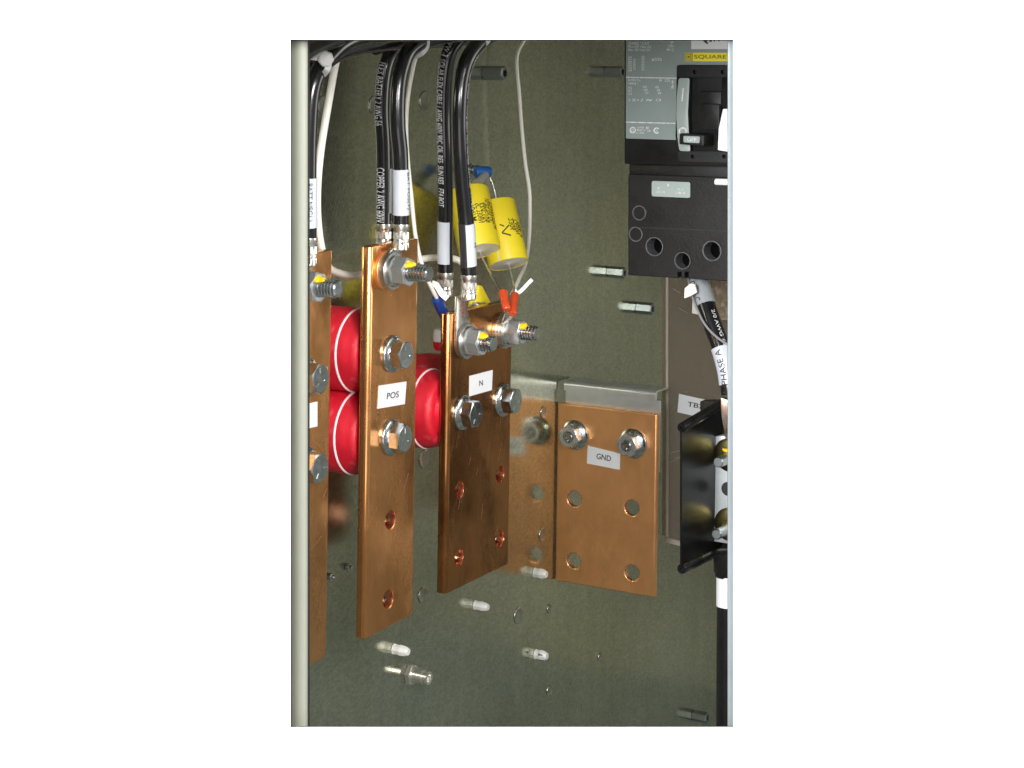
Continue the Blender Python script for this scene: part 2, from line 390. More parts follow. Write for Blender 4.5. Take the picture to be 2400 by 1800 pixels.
def make_stud(parent, c, rot, length=.030, s=1.0, stack=.0, paint=True, seed=0):
    """through stud: washer stack, nut, threaded end, torque paint"""
    c = V(c); ax = V((1, 0, 0))
    p = c + ax * stack; rt = .0066 * s
    prof = [(0, rt)]; h = 0; L = length * s + .01
    while h < L - .003:
        prof += [(h + .0001, rt * .80), (h + .0005, rt * .80), (h + .0014, rt), (h + .0018, rt)]; h += .0025
    prof += [(L - .0025, rt * .84), (L - .0022, rt * .93), (L - .0008, rt * .9), (L, rt * .76)]
    bm = B(); lathe(bm, c, ax, prof, 28); sb = finish('threaded_stud', bm, M_zinc, parent, ang=25)
    bm = B(); hexhead(bm, p + ax * .0056 * s, ax, .0196 * s, .0105 * s, rot, bore=rt * 1.05); finish('nut', bm, M_nut, sb, ang=22)
    bm = B(); lathe(bm, p + ax * .0001, ax, [(0, .0142 * s), (.0021 * s, .0142 * s), (.0025 * s, .0138 * s), (.0025 * s, .0122 * s), (.0029 * s, .0120 * s), (.0050 * s, .0116 * s), (.0055 * s, .0108 * s), (.0055 * s, .007)], 40)
    finish('washer', bm, M_zincd, sb, ang=40)
    if paint:
        bm = B(); q = p + ax * (.0165 * s) + V((0, -.002, rt * .93))
        bmesh.ops.create_icosphere(bm, subdivisions=3, radius=1)
        for v in bm.verts:
            n_ = noise.noise(v.co * 1.6 + V((seed, 0, 0))) * .5
            v.co = q + V((v.co.x * .0050 * (1 + n_), v.co.y * .0040 * (1 + n_), v.co.z * .0022 * (1 + n_) - abs(v.co.y) * .0014))
        finish('paint_mark', bm, M_ypaint, sb)
    return sb

# ------------------------------------------------------------------ copper bars
def make_bar(px_near, px_far, top_far, bot_far, label, holes, mid=1000, cm_=M_copper, dz=.0038):
    yn = onx(px_near, mid, XF).y; pf = onx(px_far, mid, XF); yf = pf.y
    zt = onx(*top_far, XF).z; zb = onx(*bot_far, XF).z
    t = thing('copper_busbar', (XF - BT / 2, (yn + yf) / 2, zb), label, 'busbar', 'upright copper busbars')
    r = .0036; sec = []
    for cx, cy, a0 in ((XF - r, yf - r, 0), (XF - BT + r, yf - r, 90), (XF - BT + r, yn + r, 180), (XF - r, yn + r, 270)):
        for k in range(7):
            a = math.radians(a0 + k * 15); sec.append((cx + r * math.cos(a), cy + r * math.sin(a)))
    bm = B(); prism(bm, [(x, y, zb) for x, y in sec], (0, 0, zt - zb))
    for v in bm.verts:
        f_ = (yf - v.co.y) / (yf - yn); v.co.z -= f_ * (dz if v.co.z < (zt + zb) / 2 else .0018)
    cuts = None
    if holes:
        cuts = B()
        for px, py in holes:
            c = onx(px, py, XF); lathe(cuts, (XF - BT - .01, c.y, c.z), (1, 0, 0), [(0, .0069), (.04, .0069)], 40)
    finish('bar', bm, cm_, t, bevel=.0007, seg=2, cuts=cuts, ang=40, cutm=M_copper_f)
    return t, yn, yf
neg, _, _ = make_bar(640, 776, (778, 586), (768, 1537), 'leftmost upright copper bar, half hidden by the cream post, with blank white label', [])
pos, _, _ = make_bar(862, 977, (978, 560), (966, 1440), 'tall upright copper bar marked POS with one row of bolts', [(915, 1218), (910, 1404)])
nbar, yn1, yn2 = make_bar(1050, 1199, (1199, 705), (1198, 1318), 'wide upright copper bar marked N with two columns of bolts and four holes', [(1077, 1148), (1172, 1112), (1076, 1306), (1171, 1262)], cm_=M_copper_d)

P = lambda px, py, x=XF: onx(px, py, x)
for par, px, py, rot in ((neg, 716, 884, .2), (neg, 715, 1092, .5), (pos, 918, 829, .35), (pos, 915, 1024, .05), (nbar, 1083, 967, .5), (nbar, 1177, 937, .42)):
    make_bolt(par, P(px, py), rot)
INS = [P(716, 884), P(715, 1092), P(918, 829), P(915, 1024), P(1083, 967), P(1177, 937)]
insl = ['red standoff insulator behind the leftmost bar, upper one', 'red standoff insulator behind the leftmost bar, lower one',
        'red round insulator with white line behind the POS bar, upper one', 'red round insulator with white line behind the POS bar, lower one',
        'red round insulator with white line behind the left bolt of the N bar', 'red insulator behind the right bolt of the N bar, mostly hidden']
def make_ins(c, label):
    b = V((0.0004, c.y, c.z)); LI = XF - BT - .0006
    t = thing('standoff_insulator', b, label, 'insulator', 'red standoff insulators carrying the bars')
    R0 = .0318
    prof = [(0, R0 * .90), (.004, R0 * .965), (.012, R0)]
    prof += [(.053, R0 * 1.005), (.0545, R0 * .985), (.0555, R0 * .985), (.057, R0 * .985), (.0615, R0 * .93), (.066, R0 * .90), (.0695, R0 * .88), (.0712, R0 * .82), (.0715, R0 * .64), (LI, R0 * .62)]
    bm = B(); lathe(bm, b, (1, 0, 0), prof, 72); finish('body', bm, M_red, t, ang=40)
    bm = B(); lathe(bm, b + V((.0538, 0, 0)), (1, 0, 0), [(0, R0 * .98), (.0002, R0 * 1.008), (.0008, R0 * 1.018), (.0018, R0 * 1.008), (.002, R0 * .98)], 72); finish('mould_line', bm, M_pink, t, ang=60)
    return t
for c, l in list(zip(INS, insl))[2:]: make_ins(c, l)

def engrave(ob, bm, m):            # marks on a surface become faces of that part's own mesh
    off = wloc(ob); me = ob.data; me.materials.append(m); k = len(me.materials) - 1
    b2 = bmesh.new(); b2.from_mesh(me)
    for f in bm.faces:
        nf = b2.faces.new([b2.verts.new(v.co - off) for v in f.verts]); nf.material_index = k
    b2.to_mesh(me); b2.free(); bm.free(); me.update()
def child(par, nm): return next(c for c in par.children if c.name.split('.')[0] == nm)
def scratches(par, n, seed, plane_pts, face, m=None):
    rnd = random.Random(seed); bm = B(); p00, p10, p01 = [V(p) for p in plane_pts]; u = p10 - p00; w = p01 - p00
    for k in range(n):
        a, b = rnd.random() * .86 + .05, rnd.random() * .9 + .03; L = rnd.uniform(.004, .018); t = rnd.gauss(1.25, .5); wd = rnd.uniform(.00008, .00022)
        d = (u.normalized() * math.cos(t) + w.normalized() * math.sin(t)); q = d.cross(face).normalized(); c = p00 + u * a + w * b; bend = rnd.uniform(-.0008, .0008)
        pts = [c - d * L / 2, c + q * bend, c + d * L / 2]
        for i in range(2):
            A, Bq = pts[i], pts[i + 1]
            bm.faces.new([bm.verts.new(x + face * .0001) for x in (A - q * wd, Bq - q * wd, Bq + q * wd, A + q * wd)])
    engrave(par, bm, m or M_scr)
for par_, nf, ff, nn_, sd in ((neg, 730, 774, 8, 3), (pos, 866, 972, 18, 5), (nbar, 1056, 1192, 16, 9)):
    y0, y1 = onx(nf, 1000, XF).y, onx(ff, 1000, XF).y; z0 = onx((nf + ff) / 2, 1300, XF).z; z1 = onx((nf + ff) / 2, 760, XF).z
    scratches(child(par_, 'bar'), nn_, sd, [(XF, y0, z0), (XF, y1, z0), (XF, y0, z1)], V((1, 0, 0)))
for bm in PANEL_MARKS: engrave(child(cab, 'mounting_panel'), bm, M_flange)
# stud bolts holding the lugs
s_neg = make_stud(neg, P(697, 669), .3, stack=.003, seed=1, length=.025)
s_pos = make_stud(pos, P(901, 633), .25, stack=.0062, seed=4)
s_n1 = make_stud(nbar, P(1083, 798), .5, stack=.0032, seed=8, length=.0195)
s_n2 = make_stud(nbar, P(1178, 774), .55, stack=.004, seed=12, length=.024, s=.95)

def name_label(par, quad, plane, txt, tq, axis):
    f = onx if axis == 'x' else ony
    sgn = V((1, 0, 0)) if axis == 'x' else V((0, -1, 0))
    bm = B(); prism(bm, [f(a, b, plane) + sgn * .0004 for a, b in quad], -sgn * .0003)
    l = finish('name_label', bm, M_paper, par)
    if txt:
        bm = B(); p = [f(a, b, plane) + sgn * .0004 for a, b in tq]
        text_quad(bm, txt, p[0], p[1], p[2], sgn * .00015); finish('lettering', bm, M_ink, l)
    return l
name_label(neg, [(690, 953), (743, 941), (743, 999), (690, 1011)], XF, None, None, 'x')
name_label(pos, [(887, 904), (952, 894), (948, 947), (884, 958)], XF, 'POS', [(905, 936), (933, 931), (906, 921)], 'x')
name_label(nbar, [(1100, 881), (1154, 867), (1152, 914), (1099, 929)], XF, 'N', [(1122, 905), (1130.5, 903), (1122, 892)], 'x')

# ------------------------------------------------------------------ ground plate on its bracket
YG = onx(1306, 1150, .002).y
gx0 = .0013; gx1 = ony(1537, 1150, YG).x
gzt = ony(1420, 957, YG).z; gzb = ony(1420, 1381, YG).z
gnd = thing('ground_plate', ((gx0 + gx1) / 2, YG, gzb), 'copper ground plate marked GND with two nuts and four round holes', 'ground plate')
bm = B(); box(bm, (gx0, YG, gzb), (gx1, YG + .0064, gzt))
cuts = B()
for px, py in ((1346, 1169), (1481, 1190), (1345, 1314), (1481, 1342)):
    c = ony(px, py, YG); lathe(cuts, (c.x, YG - .01, c.z), (0, 1, 0), [(0, .0073), (.03, .0073)], 40)
finish('plate', bm, M_copper_g, gnd, bevel=.0013, seg=3, cuts=cuts, ang=40, cutm=M_copper_f)
for px, py, rot in ((1348, 1019, .3), (1484, 1039, .35)):
    c = ony(px, py, YG); ax = V((0, -1, 0)); bm = B()
    hexhead(bm, c + ax * .0035, ax, .0186, .0112, rot, bore=.0056); n_ = finish('flange_nut', bm, M_nut, gnd, ang=22)
    bm = B(); lathe(bm, c + ax * .0001, ax, [(0, .0142), (.0014, .0142), (.002, .0138), (.0034, .0112), (.0044, .0094), (.0046, .008)], 44); finish('flange', bm, M_zinc, n_, ang=40)
    bm = B(); lathe(bm, c + ax * .010, ax, [(0, .0050), (.0055, .0050), (.0064, .0043), (.0064, .003), (.0050, .0026), (.0050, 0)], 32); finish('stud_end', bm, M_zinc, n_, ang=30)
name_label(gnd, [(1378, 1044), (1454, 1063), (1453, 1101), (1376, 1086)], YG, 'GND', [(1398, 1075), (1432, 1081.5), (1399.5, 1062)], 'y')
scratches(child(gnd, 'plate'), 16, 21, [(gx0 + .004, YG, gzb + .006), (gx1 - .004, YG, gzb + .006), (gx0 + .004, YG, gzt - .05)], V((0, -1, 0)))
br = thing('mounting_bracket', (.05, YG + .008, gzt - .06), 'galvanised sheet metal bracket with folded top lip behind the GND plate', 'bracket')
zt = ony(1420, 925, YG + .008).z; xb1 = ony(1547, 1000, YG + .008).x
bm = B(); box(bm, (.006, YG + .0068, gzt - .055), (xb1, YG + .0088, zt)); finish('sheet', bm, M_bracket, br)
bm = B(); xl = ony(1322, 915, YG + .007).x; xr = ony(1537, 930, YG + .007).x
sec = [(YG + .0066, zt)]
for k in range(7):
    a = math.radians(180 - k * 15); sec.append((YG + .0106 + .004 * math.cos(a), zt + .004 + .004 * math.sin(a) + .001))
sec += [(YG + .034, zt + .009), (YG + .034, zt + .0074), (YG + .0106, zt + .0074), (YG + .0086, zt)]
prism(bm, [(xl, a, b) for a, b in sec], (xr - xl, 0, 0)); finish('lip', bm, M_bracket, br, ang=50)

# ------------------------------------------------------------------ cables
def mk_cable(name, pts, r, label, cat='cable', group=None, m=None, n=14, seg=20, rootpy=None):
    path, pp = pxpath(pts, n)
    t = thing(name, path[-1], label, cat, group)
    bm = B(); sweep(bm, path, r, seg); finish('jacket', bm, m or M_cable, t, ang=60)
    return t, path, pp
def sub(path, pp, y0, y1):
    out = []
    n = max(8, int((y1 - y0) / 6))
    for k in range(n + 1):
        y = y0 + (y1 - y0) * k / n
        for i in range(len(pp) - 1):
            if pp[i].y <= y <= pp[i + 1].y and pp[i + 1].y > pp[i].y:
                out.append(path[i].lerp(path[i + 1], (y - pp[i].y) / (pp[i + 1].y - pp[i].y))); break
    return out
def sleeve(par, path, pp, y0, y1, r, m, name='marker_sleeve', arc=None):
    q = sub(path, pp, y0, y1); bm = B()
    if arc is None: sweep(bm, q, r, 24)
    else:
        rows = []
        for i, c in enumerate(q):
            tg = (q[min(i + 1, len(q) - 1)] - q[max(0, i - 1)]).normalized(); e1 = CAM - c; e1 = (e1 - tg * e1.dot(tg)).normalized()
            e2 = (R_ - tg * R_.dot(tg) - e1 * R_.dot(e1)).normalized()
            rows.append([bm.verts.new(c + (e1 * math.cos(a) + e2 * math.sin(a)) * r) for a in [arc[0] + (arc[1] - arc[0]) * k / 12 for k in range(13)]])
        for a, b in zip(rows, rows[1:]):
            for k in range(12): bm.faces.new((a[k], a[k + 1], b[k + 1], b[k]))
    return finish(name, bm, m, par, ang=60), q
def pathlen(q): return sum((b - a).length for a, b in zip(q, q[1:]))
def printed(par, path, pp, y0, y1, r, s, phi, h, up=False, m=None, flip=1, name='lettering'):
    q = sub(path, pp, y0, y1)
    if up: q = q[::-1]
    bm = B(); text_tube(bm, s, q, r, 0, pathlen(q), phi, h, flip); return finish(name, bm, m or M_wink, par)
def lug(par, path, ring, xr, r, ringr=.0125, barrel=.019, tw=.0062, rough_dir=None):
    """crimp barrel under the cable end and a flat tongue down to an eye at ring (y,z) in the plane xr"""
    p0 = path[-1]; d = V((0, 0, -1)); bm = B()
    lathe(bm, p0 + V((0, 0, .002)), d, [(0, r * .9), (.0002, r * 1.08), (.0022, r * 1.1), (.0045, r * .98), (.0055, r * .93), (barrel * .75, r * .90), (barrel * .85, r * 1.0), (barrel, r * 1.0), (barrel + .001, r * .8)], 26)
    lathe(bm, p0 + V((0, 0, -.0035)), d, [(0, r * .9), (.0006, r * 1.04), (barrel * .3, r * 1.05), (barrel * .33, r * .97), (barrel * .42, r * .97), (barrel * .45, r * 1.05), (barrel - .007, r * 1.05), (barrel - .0064, r * .9)], 6, start=.2)
    l = finish('cable_lug', bm, M_tin, par, ang=28)
    bm = B(); zb = p0.z + .002 - barrel
    if ring is not None:
        pts = [(ring[0] + ringr * math.cos(k * math.pi / 16), ring[1] + ringr * math.sin(k * math.pi / 16)) for k in range(32)]
        pts += [(p0.y - tw, zb + .001), (p0.y + tw, zb + .001)]
        h = hull(pts)
        prism(bm, [(xr, a, b) for a, b in h], (.0026, 0, 0))
        # sloping transition from barrel to tongue
        finish('tongue', bm, M_tin, l, bevel=.0005)
    return l
RC_ = .0058
# POS pair
XC = XF + .0085
pL, pathL, ppL = mk_cable('power_cable', [(1030, 84, .085), (985, 92, .08), (940, 103, .075), (912, 135, .07), (899, 185, .067), (895, 260, .065), (899, 340, .065), (900, 430, .065), (899, 530, .066)], RC_,
                          'black cable with white print in the POS pair, left one, its marker showing edge on', group='black power cables')
pR, pathR, ppR = mk_cable('power_cable', [(1075, 80, .1), (1010, 92, .1), (962, 117, .098), (942, 160, .096), (933, 215, .095), (932, 290, .095), (938, 360, .095), (940, 440, .095), (940, 531, .094)], RC_ * 1.02,
                          'black cable in the POS pair, right one, wrapped with a marker reading BAT POS(+)', group='black power cables')
mk_cable('power_cable', [(1000, 84, .06), (955, 100, .055), (928, 140, .05), (917, 200, .048), (913, 300, .048), (914, 420, .048), (917, 540, .048), (925, 640, .046)], RC_ * .95, 'black cable mostly hidden between and behind the POS pair', group='black power cables')
nL, pathNL, ppNL = mk_cable('power_cable', [(1105, 70, .09), (1075, 92, .085), (1052, 128, .08), (1043, 180, .076), (1040, 260, .072), (1042, 360, .07), (1044, 460, .066), (1044, 560, .062), (1044, 644, .06)], RC_ * 1.05,
                            'black cable in the N pair, left one, with white print and a blank white marker', group='black power cables')
nR, pathNR, ppNR = mk_cable('power_cable', [(1185, 66, .11), (1135, 92, .107), (1100, 132, .104), (1083, 185, .101), (1077, 260, .1), (1078, 345, .0985), (1084, 430, .097), (1093, 530, .096), (1099, 650, .095)], RC_ * 1.05,
                            'black cable in the N pair, right one, with a white marker reading N', group='black power cables')
gL, pathG, ppG = mk_cable('power_cable', [(860, 84, .12), (810, 100, .118), (776, 128, .115), (748, 165, .112), (731, 215, .11), (724, 300, .1085), (722, 420, .1075), (722, 490, .107), (723, 563, .106)], RC_ * 1.0,
                          'black cable at far left beside the cream post, with a marker reading BATT NEG(-)', group='black power cables')
g2, pathG2, ppG2 = mk_cable('power_cable', [(905, 80, .095), (845, 94, .092), (790, 106, .09), (745, 126, .086), (712, 165, .08), (700, 230, .075), (696, 400, .07), (694, 560, .07)], RC_ * 1.05,
                            'black cable arching behind the cable tie into the post, left of the white wire', group='black power cables')
# bundle running along the top
b1, pathB1, ppB1 = mk_cable('power_cable', [(690, 140, .13), (728, 118, .125), (765, 101, .12), (820, 90, .115), (900, 84, .112), (1000, 78, .11)], RC_ * .95,
                            'black cable sweeping from the post along the top, uppermost of the bundle', group='black power cables')
b2, pathB2, ppB2 = mk_cable('power_cable', [(735, 168, .1), (765, 138, .098), (800, 117, .095), (850, 104, .09), (910, 97, .085), (980, 90, .08), (1060, 82, .075)], RC_ * 1.25,
                            'thick black cable arching right from the white tie along the top edge', group='black power cables')
b3, pathB3, ppB3 = mk_cable('power_cable', [(880, 112, .06), (940, 100, .055), (1010, 98, .05), (1070, 94, .05), (1130, 86, .05)], RC_ * .95,
                            'black cable lying along the top edge behind the two cable pairs', group='black power cables')

printed(pL, pathL, ppL, 150, 292, RC_, 'FLEX BATTERY 2 AWG E6', -.55, .0058)
printed(pL, pathL, ppL, 392, 522, RC_ + .0004, 'COPPER 2 AWG 600V', -.5, .0068)
sleeve(pL, pathL, ppL, 395, 500, RC_ + .0004, M_sleeve, arc=(.75, 2.4))
sl, q = sleeve(pR, pathR, ppR, 397, 503, RC_ + .0006, M_sleeve)
printed(sl, pathR, ppR, 404, 489, RC_ + .0008, 'BAT POS(+)', .95, .0042, m=M_ink)
printed(nL, pathNL, ppNL, 108, 480, RC_ * 1.05, 'VW-1 SOLAR FLEX CABLE 1 AWG 600V 90C OIL RES  SUN RES   FT4 BOT', -.62, .0050)
sl, q = sleeve(nL, pathNL, ppNL, 516, 616, RC_ + .0009, M_sleeve, arc=(-1.5, .52))
sl, q = sleeve(nR, pathNR, ppNR, 523, 622, RC_ + .0010, M_sleeve, arc=(-.12, 1.6))
bm = B(); q2 = sub(pathNR, ppNR, 568, 578); text_tube(bm, 'N', q2, RC_ + .0012, 0, pathlen(q2), 1.12, .004); finish('lettering', bm, M_ink, sl)
sleeve(nR, pathNR, ppNR, 521, 624, RC_ + .0006, M_clear, name='clear_wrap')
printed(nR, pathNR, ppNR, 100, 500, RC_ * 1.05, 'VW-1 SOLAR FLEX CABLE 1 AWG 600V 90C OIL RES  SUN RES   FT4 BOT', 1.45, .0050)
sl, q = sleeve(gL, pathG, ppG, 417, 532, RC_ + .0006, M_sleeve)
printed(sl, pathG, ppG, 428, 515, RC_ + .0008, 'BATT NEG(-)', .1, .0050, m=M_ink)
printed(g2, pathG2, ppG2, 140, 180, RC_ * 1.05, 'E6 0', .3, .005)

e = P(901, 633); lug(pR, pathR, (e.y, e.z), XF + .0034, RC_, ringr=.0138)
lug(pL, pathL, (pathL[-1].y + .002, pathL[-1].z - .045), XF - BT - .0032, RC_)
e = P(1083, 798); lug(nR, pathNR, (e.y, e.z), XF + .0003, RC_ * 1.05, ringr=.0138, tw=.0050)
lug(nL, pathNL, (pathNL[-1].y + .004, pathNL[-1].z - .055), XF - BT - .0032, RC_ * 1.05, tw=.0056)
e = P(697, 669); lug(gL, pathG, (e.y, e.z), XF + .0003, RC_, ringr=.0138, tw=.0050)

# copper spacer behind the POS lug (the thick washer between bar and lug)
bm = B(); c = P(901, 633); lathe(bm, c + V((.0001, 0, 0)), (1, 0, 0), [(0, .0145), (.0026, .0145), (.0031, .0140), (.0031, 0)], 44); finish('copper_washer', bm, M_copper_g, pos, ang=40)
bm = B(); c = P(1178, 774); lathe(bm, c + V((.0001, 0, 0)), (1, 0, 0), [(0, .0148), (.001, .0148), (.0012, .0136), (.0026, .0136), (.0028, .0145), (.0038, .0145), (.0039, .010)], 44); finish('terminal_rings', bm, M_tin, nbar, ang=40)

# ------------------------------------------------------------------ thin white wires
def wire(pts, r, label, n=12, seg=12):
    t, path, pp = mk_cable('lead_wire', pts, r, label, 'wire', 'thin white insulated wires', M_wire, n, seg); return t
wire([(800, 96, .085), (786, 150, .08), (770, 240, .076), (752, 350, .073), (744, 440, .07), (745, 520, .067), (755, 588, .063), (772, 628, .055), (800, 642, .045), (830, 646, .040), (860, 640, .037), (920, 625, .033), (985, 608, .03), (1030, 604, .03), (1078, 612, .034), (1100, 650, .045)], .0029,
     'thick white wire beside the cream post, curling under behind the POS bar')
wire([(1010, 92, .05), (978, 128, .048), (965, 175, .045), (955, 240, .043), (952, 310, .045), (957, 390, .047), (964, 460, .05), (972, 540, .055), (983, 600, .062), (1000, 650, .066), (1018, 688, .066), (1032, 712, .064)], .0017,
     'thin white wire hanging right of the POS cables into the blue terminal')
wire([(1240, 70, .016), (1230, 92, .016), (1215, 120, .016), (1211, 150, .016), (1217, 220, .017), (1223, 300, .018), (1231, 380, .019), (1240, 440, .021), (1242, 485, .022), (1240, 560, .026), (1231, 620, .045), (1216, 655, .07), (1200, 690, .088)], .00165,
     'thin white wire looping down at right of the yellow capacitors')

# ------------------------------------------------------------------ capacitors
def capac(top, bot, kt, kb, r, label, seedtxt, ph0):
    a = atd(*top, kt); b = atd(*bot, kb); ax = (b - a).normalized(); Ln = (b - a).length
    t = thing('film_capacitor', b, label, 'capacitor', 'yellow film capacitors')
    bm = B(); lathe(bm, a, ax, [(0, r * .9), (.0006, r * .985), (.0014, r), (Ln - .0012, r), (Ln - .0002, r * .985), (Ln, r * .97), (Ln - .0006, r * .955), (Ln - .001, r * .2)], 64); finish('wrap', bm, M_yell, t, ang=40)
    bm = B(); lathe(bm, b - ax * .0012, ax, [(0, r * .95), (.0010, r * .94), (.0013, r * .6), (.0018, r * .16), (.0024, r * .06), (.0024, 0)], 48); finish('resin_end', bm, M_resin, t, ang=60)
    # lettering runs round the wrap
    bm = B(); e1 = CAM - (a + b) / 2; e1 = (e1 - ax * e1.dot(ax)).normalized(); e2 = (R_ - ax * R_.dot(ax) - e1 * R_.dot(e1)).normalized()
    for (s, u0, u1, phi, h) in seedtxt:
        tb = text_bm(s, 3)
        for v in tb.verts:
            al = phi + (v.co.y - .5) * -h / r
            v.co = a + ax * (Ln * (u0 + (u1 - u0) * v.co.x)) + (e1 * math.cos(al + ph0) + e2 * math.sin(al + ph0)) * (r + .0002)
        merge(bm, tb)
    finish('lettering', bm, M_ink, t)
    return t, a, b, ax, e1, e2, Ln
c1, a1, b1_, ax1, _, _, _ = capac((1096, 448), (1124, 589), 1.706, 1.683, .0182, 'yellow tubular capacitor partly behind the right N cable, nearer of the two',
      [('1047M', .36, .62, .05, .005), ('SC 2306N', .34, .66, .36, .0055), ('660-106', .33, .66, .63, .0055), ('10uF+-5% DC', .26, .66, .93, .0065), ('CAPACITOR', .3, .75, 1.2, .005)], 0)
c2, a2, b2_, ax2, e1, e2, L2 = capac((1160, 477), (1192, 619), 1.722, 1.702, .0174, 'yellow tubular capacitor at right, its white end facing down, with black V mark',
      [('2306', .36, .56, .62, .0052), ('C650N', .38, .62, .90, .0055), ('106-3', .42, .66, 1.16, .0045)], 0)
bm = B()   # V emblem and the pale seam of the wrap
def on2(u, al): return a2 + ax2 * (L2 * u) + (e1 * math.cos(al) + e2 * math.sin(al)) * (.0174 + .0002)
for (u0, p0, u1, p1) in ((.58, .02, .47, .46), (.58, .02, .64, .44), (.44, .0, .48, .2), (.58, .02, .555, .1)):
    d = [(u0, p0), (u1, p1)]; w = .012
    rows = [[bm.verts.new(on2(u0 + (u1 - u0) * k / 8 + e_, p0 + (p1 - p0) * k / 8)) for e_ in (-w, w)] for k in range(9)]
    for p, q in zip(rows, rows[1:]): bm.faces.new((p[0], p[1], q[1], q[0]))
finish('emblem', bm, M_ink, c2)
bm = B(); rows = [(on2(u, -.42), on2(u, -.37)) for u in [k / 10 for k in range(0, 11)]]
rv = [[bm.verts.new(q) for q in r] for r in rows]
for p, q in zip(rv, rv[1:]): bm.faces.new((p[0], p[1], q[1], q[0]))
finish('wrap_seam', bm, M_paper, c2)
def lead(par, pts, r=.0008):
    bm = B(); sweep(bm, catmull(pts, 10), r, 10); finish('lead', bm, M_tin, par, ang=60)
lead(c1, [b1_ - ax1 * .001, atd(1133, 610, 1.66), atd(1152, 645, 1.62), atd(1170, 676, 1.605), atd(1177, 690, 1.602)])
lead(c2, [b2_ - ax2 * .001, atd(1199, 645, 1.678), atd(1204, 670, 1.63), atd(1205, 692, 1.615)])
lead(c2, [atd(1165, 478, 1.722), atd(1160, 452, 1.722), atd(1154, 430, 1.722), atd(1146, 412, 1.722)])
lead(c1, [atd(1101, 448, 1.706), atd(1108, 432, 1.71), atd(1116, 420, 1.716), atd(1120, 408, 1.722)])
def crimp(par, p0, p1, k0, k1, r, m, name='crimp_terminal'):
    a = atd(*p0, k0); b = atd(*p1, k1); L = (b - a).length
    bm = B(); lathe(bm, a, b - a, [(0, r * .55), (0, r * .98), (L * .05, r), (L * .45, r * .95), (L * .52, r * .85), (L * .6, r * .98), (L * .95, r * .92), (L, r * .7)], 20); return finish(name, bm, m, par, ang=40)
t1 = crimp(c1, (1178, 684), (1188, 727), 1.603, 1.59, .0037, M_redv)
t2 = crimp(c2, (1206, 691), (1201, 737), 1.613, 1.592, .0035, M_redv)
for tt, p in ((t1, (1188, 727)), (t2, (1201, 737))):
    bm = B(); a = atd(*p, 1.59); e = P(1178, 774, XF + .002)
    pts = [a + V((0, -.0022, 0)), a + V((0, .0022, 0)), e + V((0, .004, .004)), e + V((0, -.004, .004))]; prism(bm, pts, (.001, 0, 0)); finish('tongue', bm, M_tin, tt)

# blue terminal screwed to the panel above the capacitors
c = onx(1098, 398, .0)
bt = thing('ring_terminal', c, 'bright blue ring terminal screwed to the panel above the capacitors', 'terminal', 'crimped ring terminals')
bm = B(); cyl(bm, atd(1113, 402, 1.716), atd(1148, 403, 1.722), .0048, seg=20); finish('sleeve', bm, M_blueb, bt, bevel=.0006)
bm = B(); lathe(bm, V((.0005, c.y, c.z)), (1, 0, 0), [(0, .0075), (.002, .0075), (.0022, .0062), (.004, .006), (.0042, .0045), (.011, .0045), (.0125, .003)], 24); finish('screw', bm, M_zinc, bt, ang=30)
bm = B(); p = atd(1114, 402, 1.716); prism(bm, [p + V((0, 0, .003)), p + V((0, 0, -.003)), V((.006, c.y, c.z - .004)), V((.006, c.y, c.z + .004))], (.001, .001, 0)); finish('tongue', bm, M_tin, bt)
bm = B(); cyl(bm, atd(1138, 410, 1.718), atd(1118, 432, 1.704), .0036, .0048, 16); finish('tubing', bm, M_haze, bt)

# dark blue terminal and yellow terminal behind the top of the N bar
bt = thing('ring_terminal', P(1040, 735, .06), 'dark blue ring terminal on a white wire left of the N cables', 'terminal', 'crimped ring terminals')
bm = B(); a = P(1024, 699, .066); b = P(1043, 742, .063); cyl(bm, a, b, .0046, .0044, 16); finish('sleeve', bm, M_bluev, bt, bevel=.0005)
bm = B(); a = P(1043, 742, .063); lathe(bm, a + V((0, 0, -.004)), (1, 0, 0), [(0, .006), (.001, .006)], 20); finish('tongue', bm, M_tin, bt)
yt = thing('ring_terminal', P(1130, 735, .06), 'yellow vinyl ring terminal peeking over the top of the N bar', 'terminal', 'crimped ring terminals')
bm = B(); a = P(1126, 668, .060); b = P(1146, 716, .062); c_ = P(1118, 722, .062)
prism(bm, [P(1123, 668, .062), P(1131, 669, .062), P(1152, 708, .066), P(1150, 745, .066), P(1112, 745, .066), P(1114, 712, .066)], (-.007, 0, 0)); finish('sleeve', bm, M_yell, yt, bevel=.0016, seg=3)
bm = B(); cyl(bm, P(1112, 716, .07), P(1136, 714, .066), .003, .0022, 12); finish('tongue', bm, M_tin, yt, bevel=.0004)
# small red bush with white collar behind the N bar
rb = thing('bush', P(1026, 800, .06), 'small dark red bush with bright white collar behind the N bar edge', 'bush')
bm = B(); cc = P(1040, 797, .058); cc2 = V((.058, cc.y, cc.z))
lathe(bm, cc2 + V((0, 0, -.008)), (0, 0, 1), [(0, .0070), (.002, .0083), (.0068, .0086), (.0070, .008)], 28); finish('base', bm, M_red, rb, ang=40)
bm = B(); lathe(bm, cc2 + V((0, 0, -.0009)), (0, 0, 1), [(0, .0086), (.002, .0088), (.008, .0084), (.0098, .0075), (.0098, 0)], 28); finish('collar', bm, M_nylon, rb, ang=40)

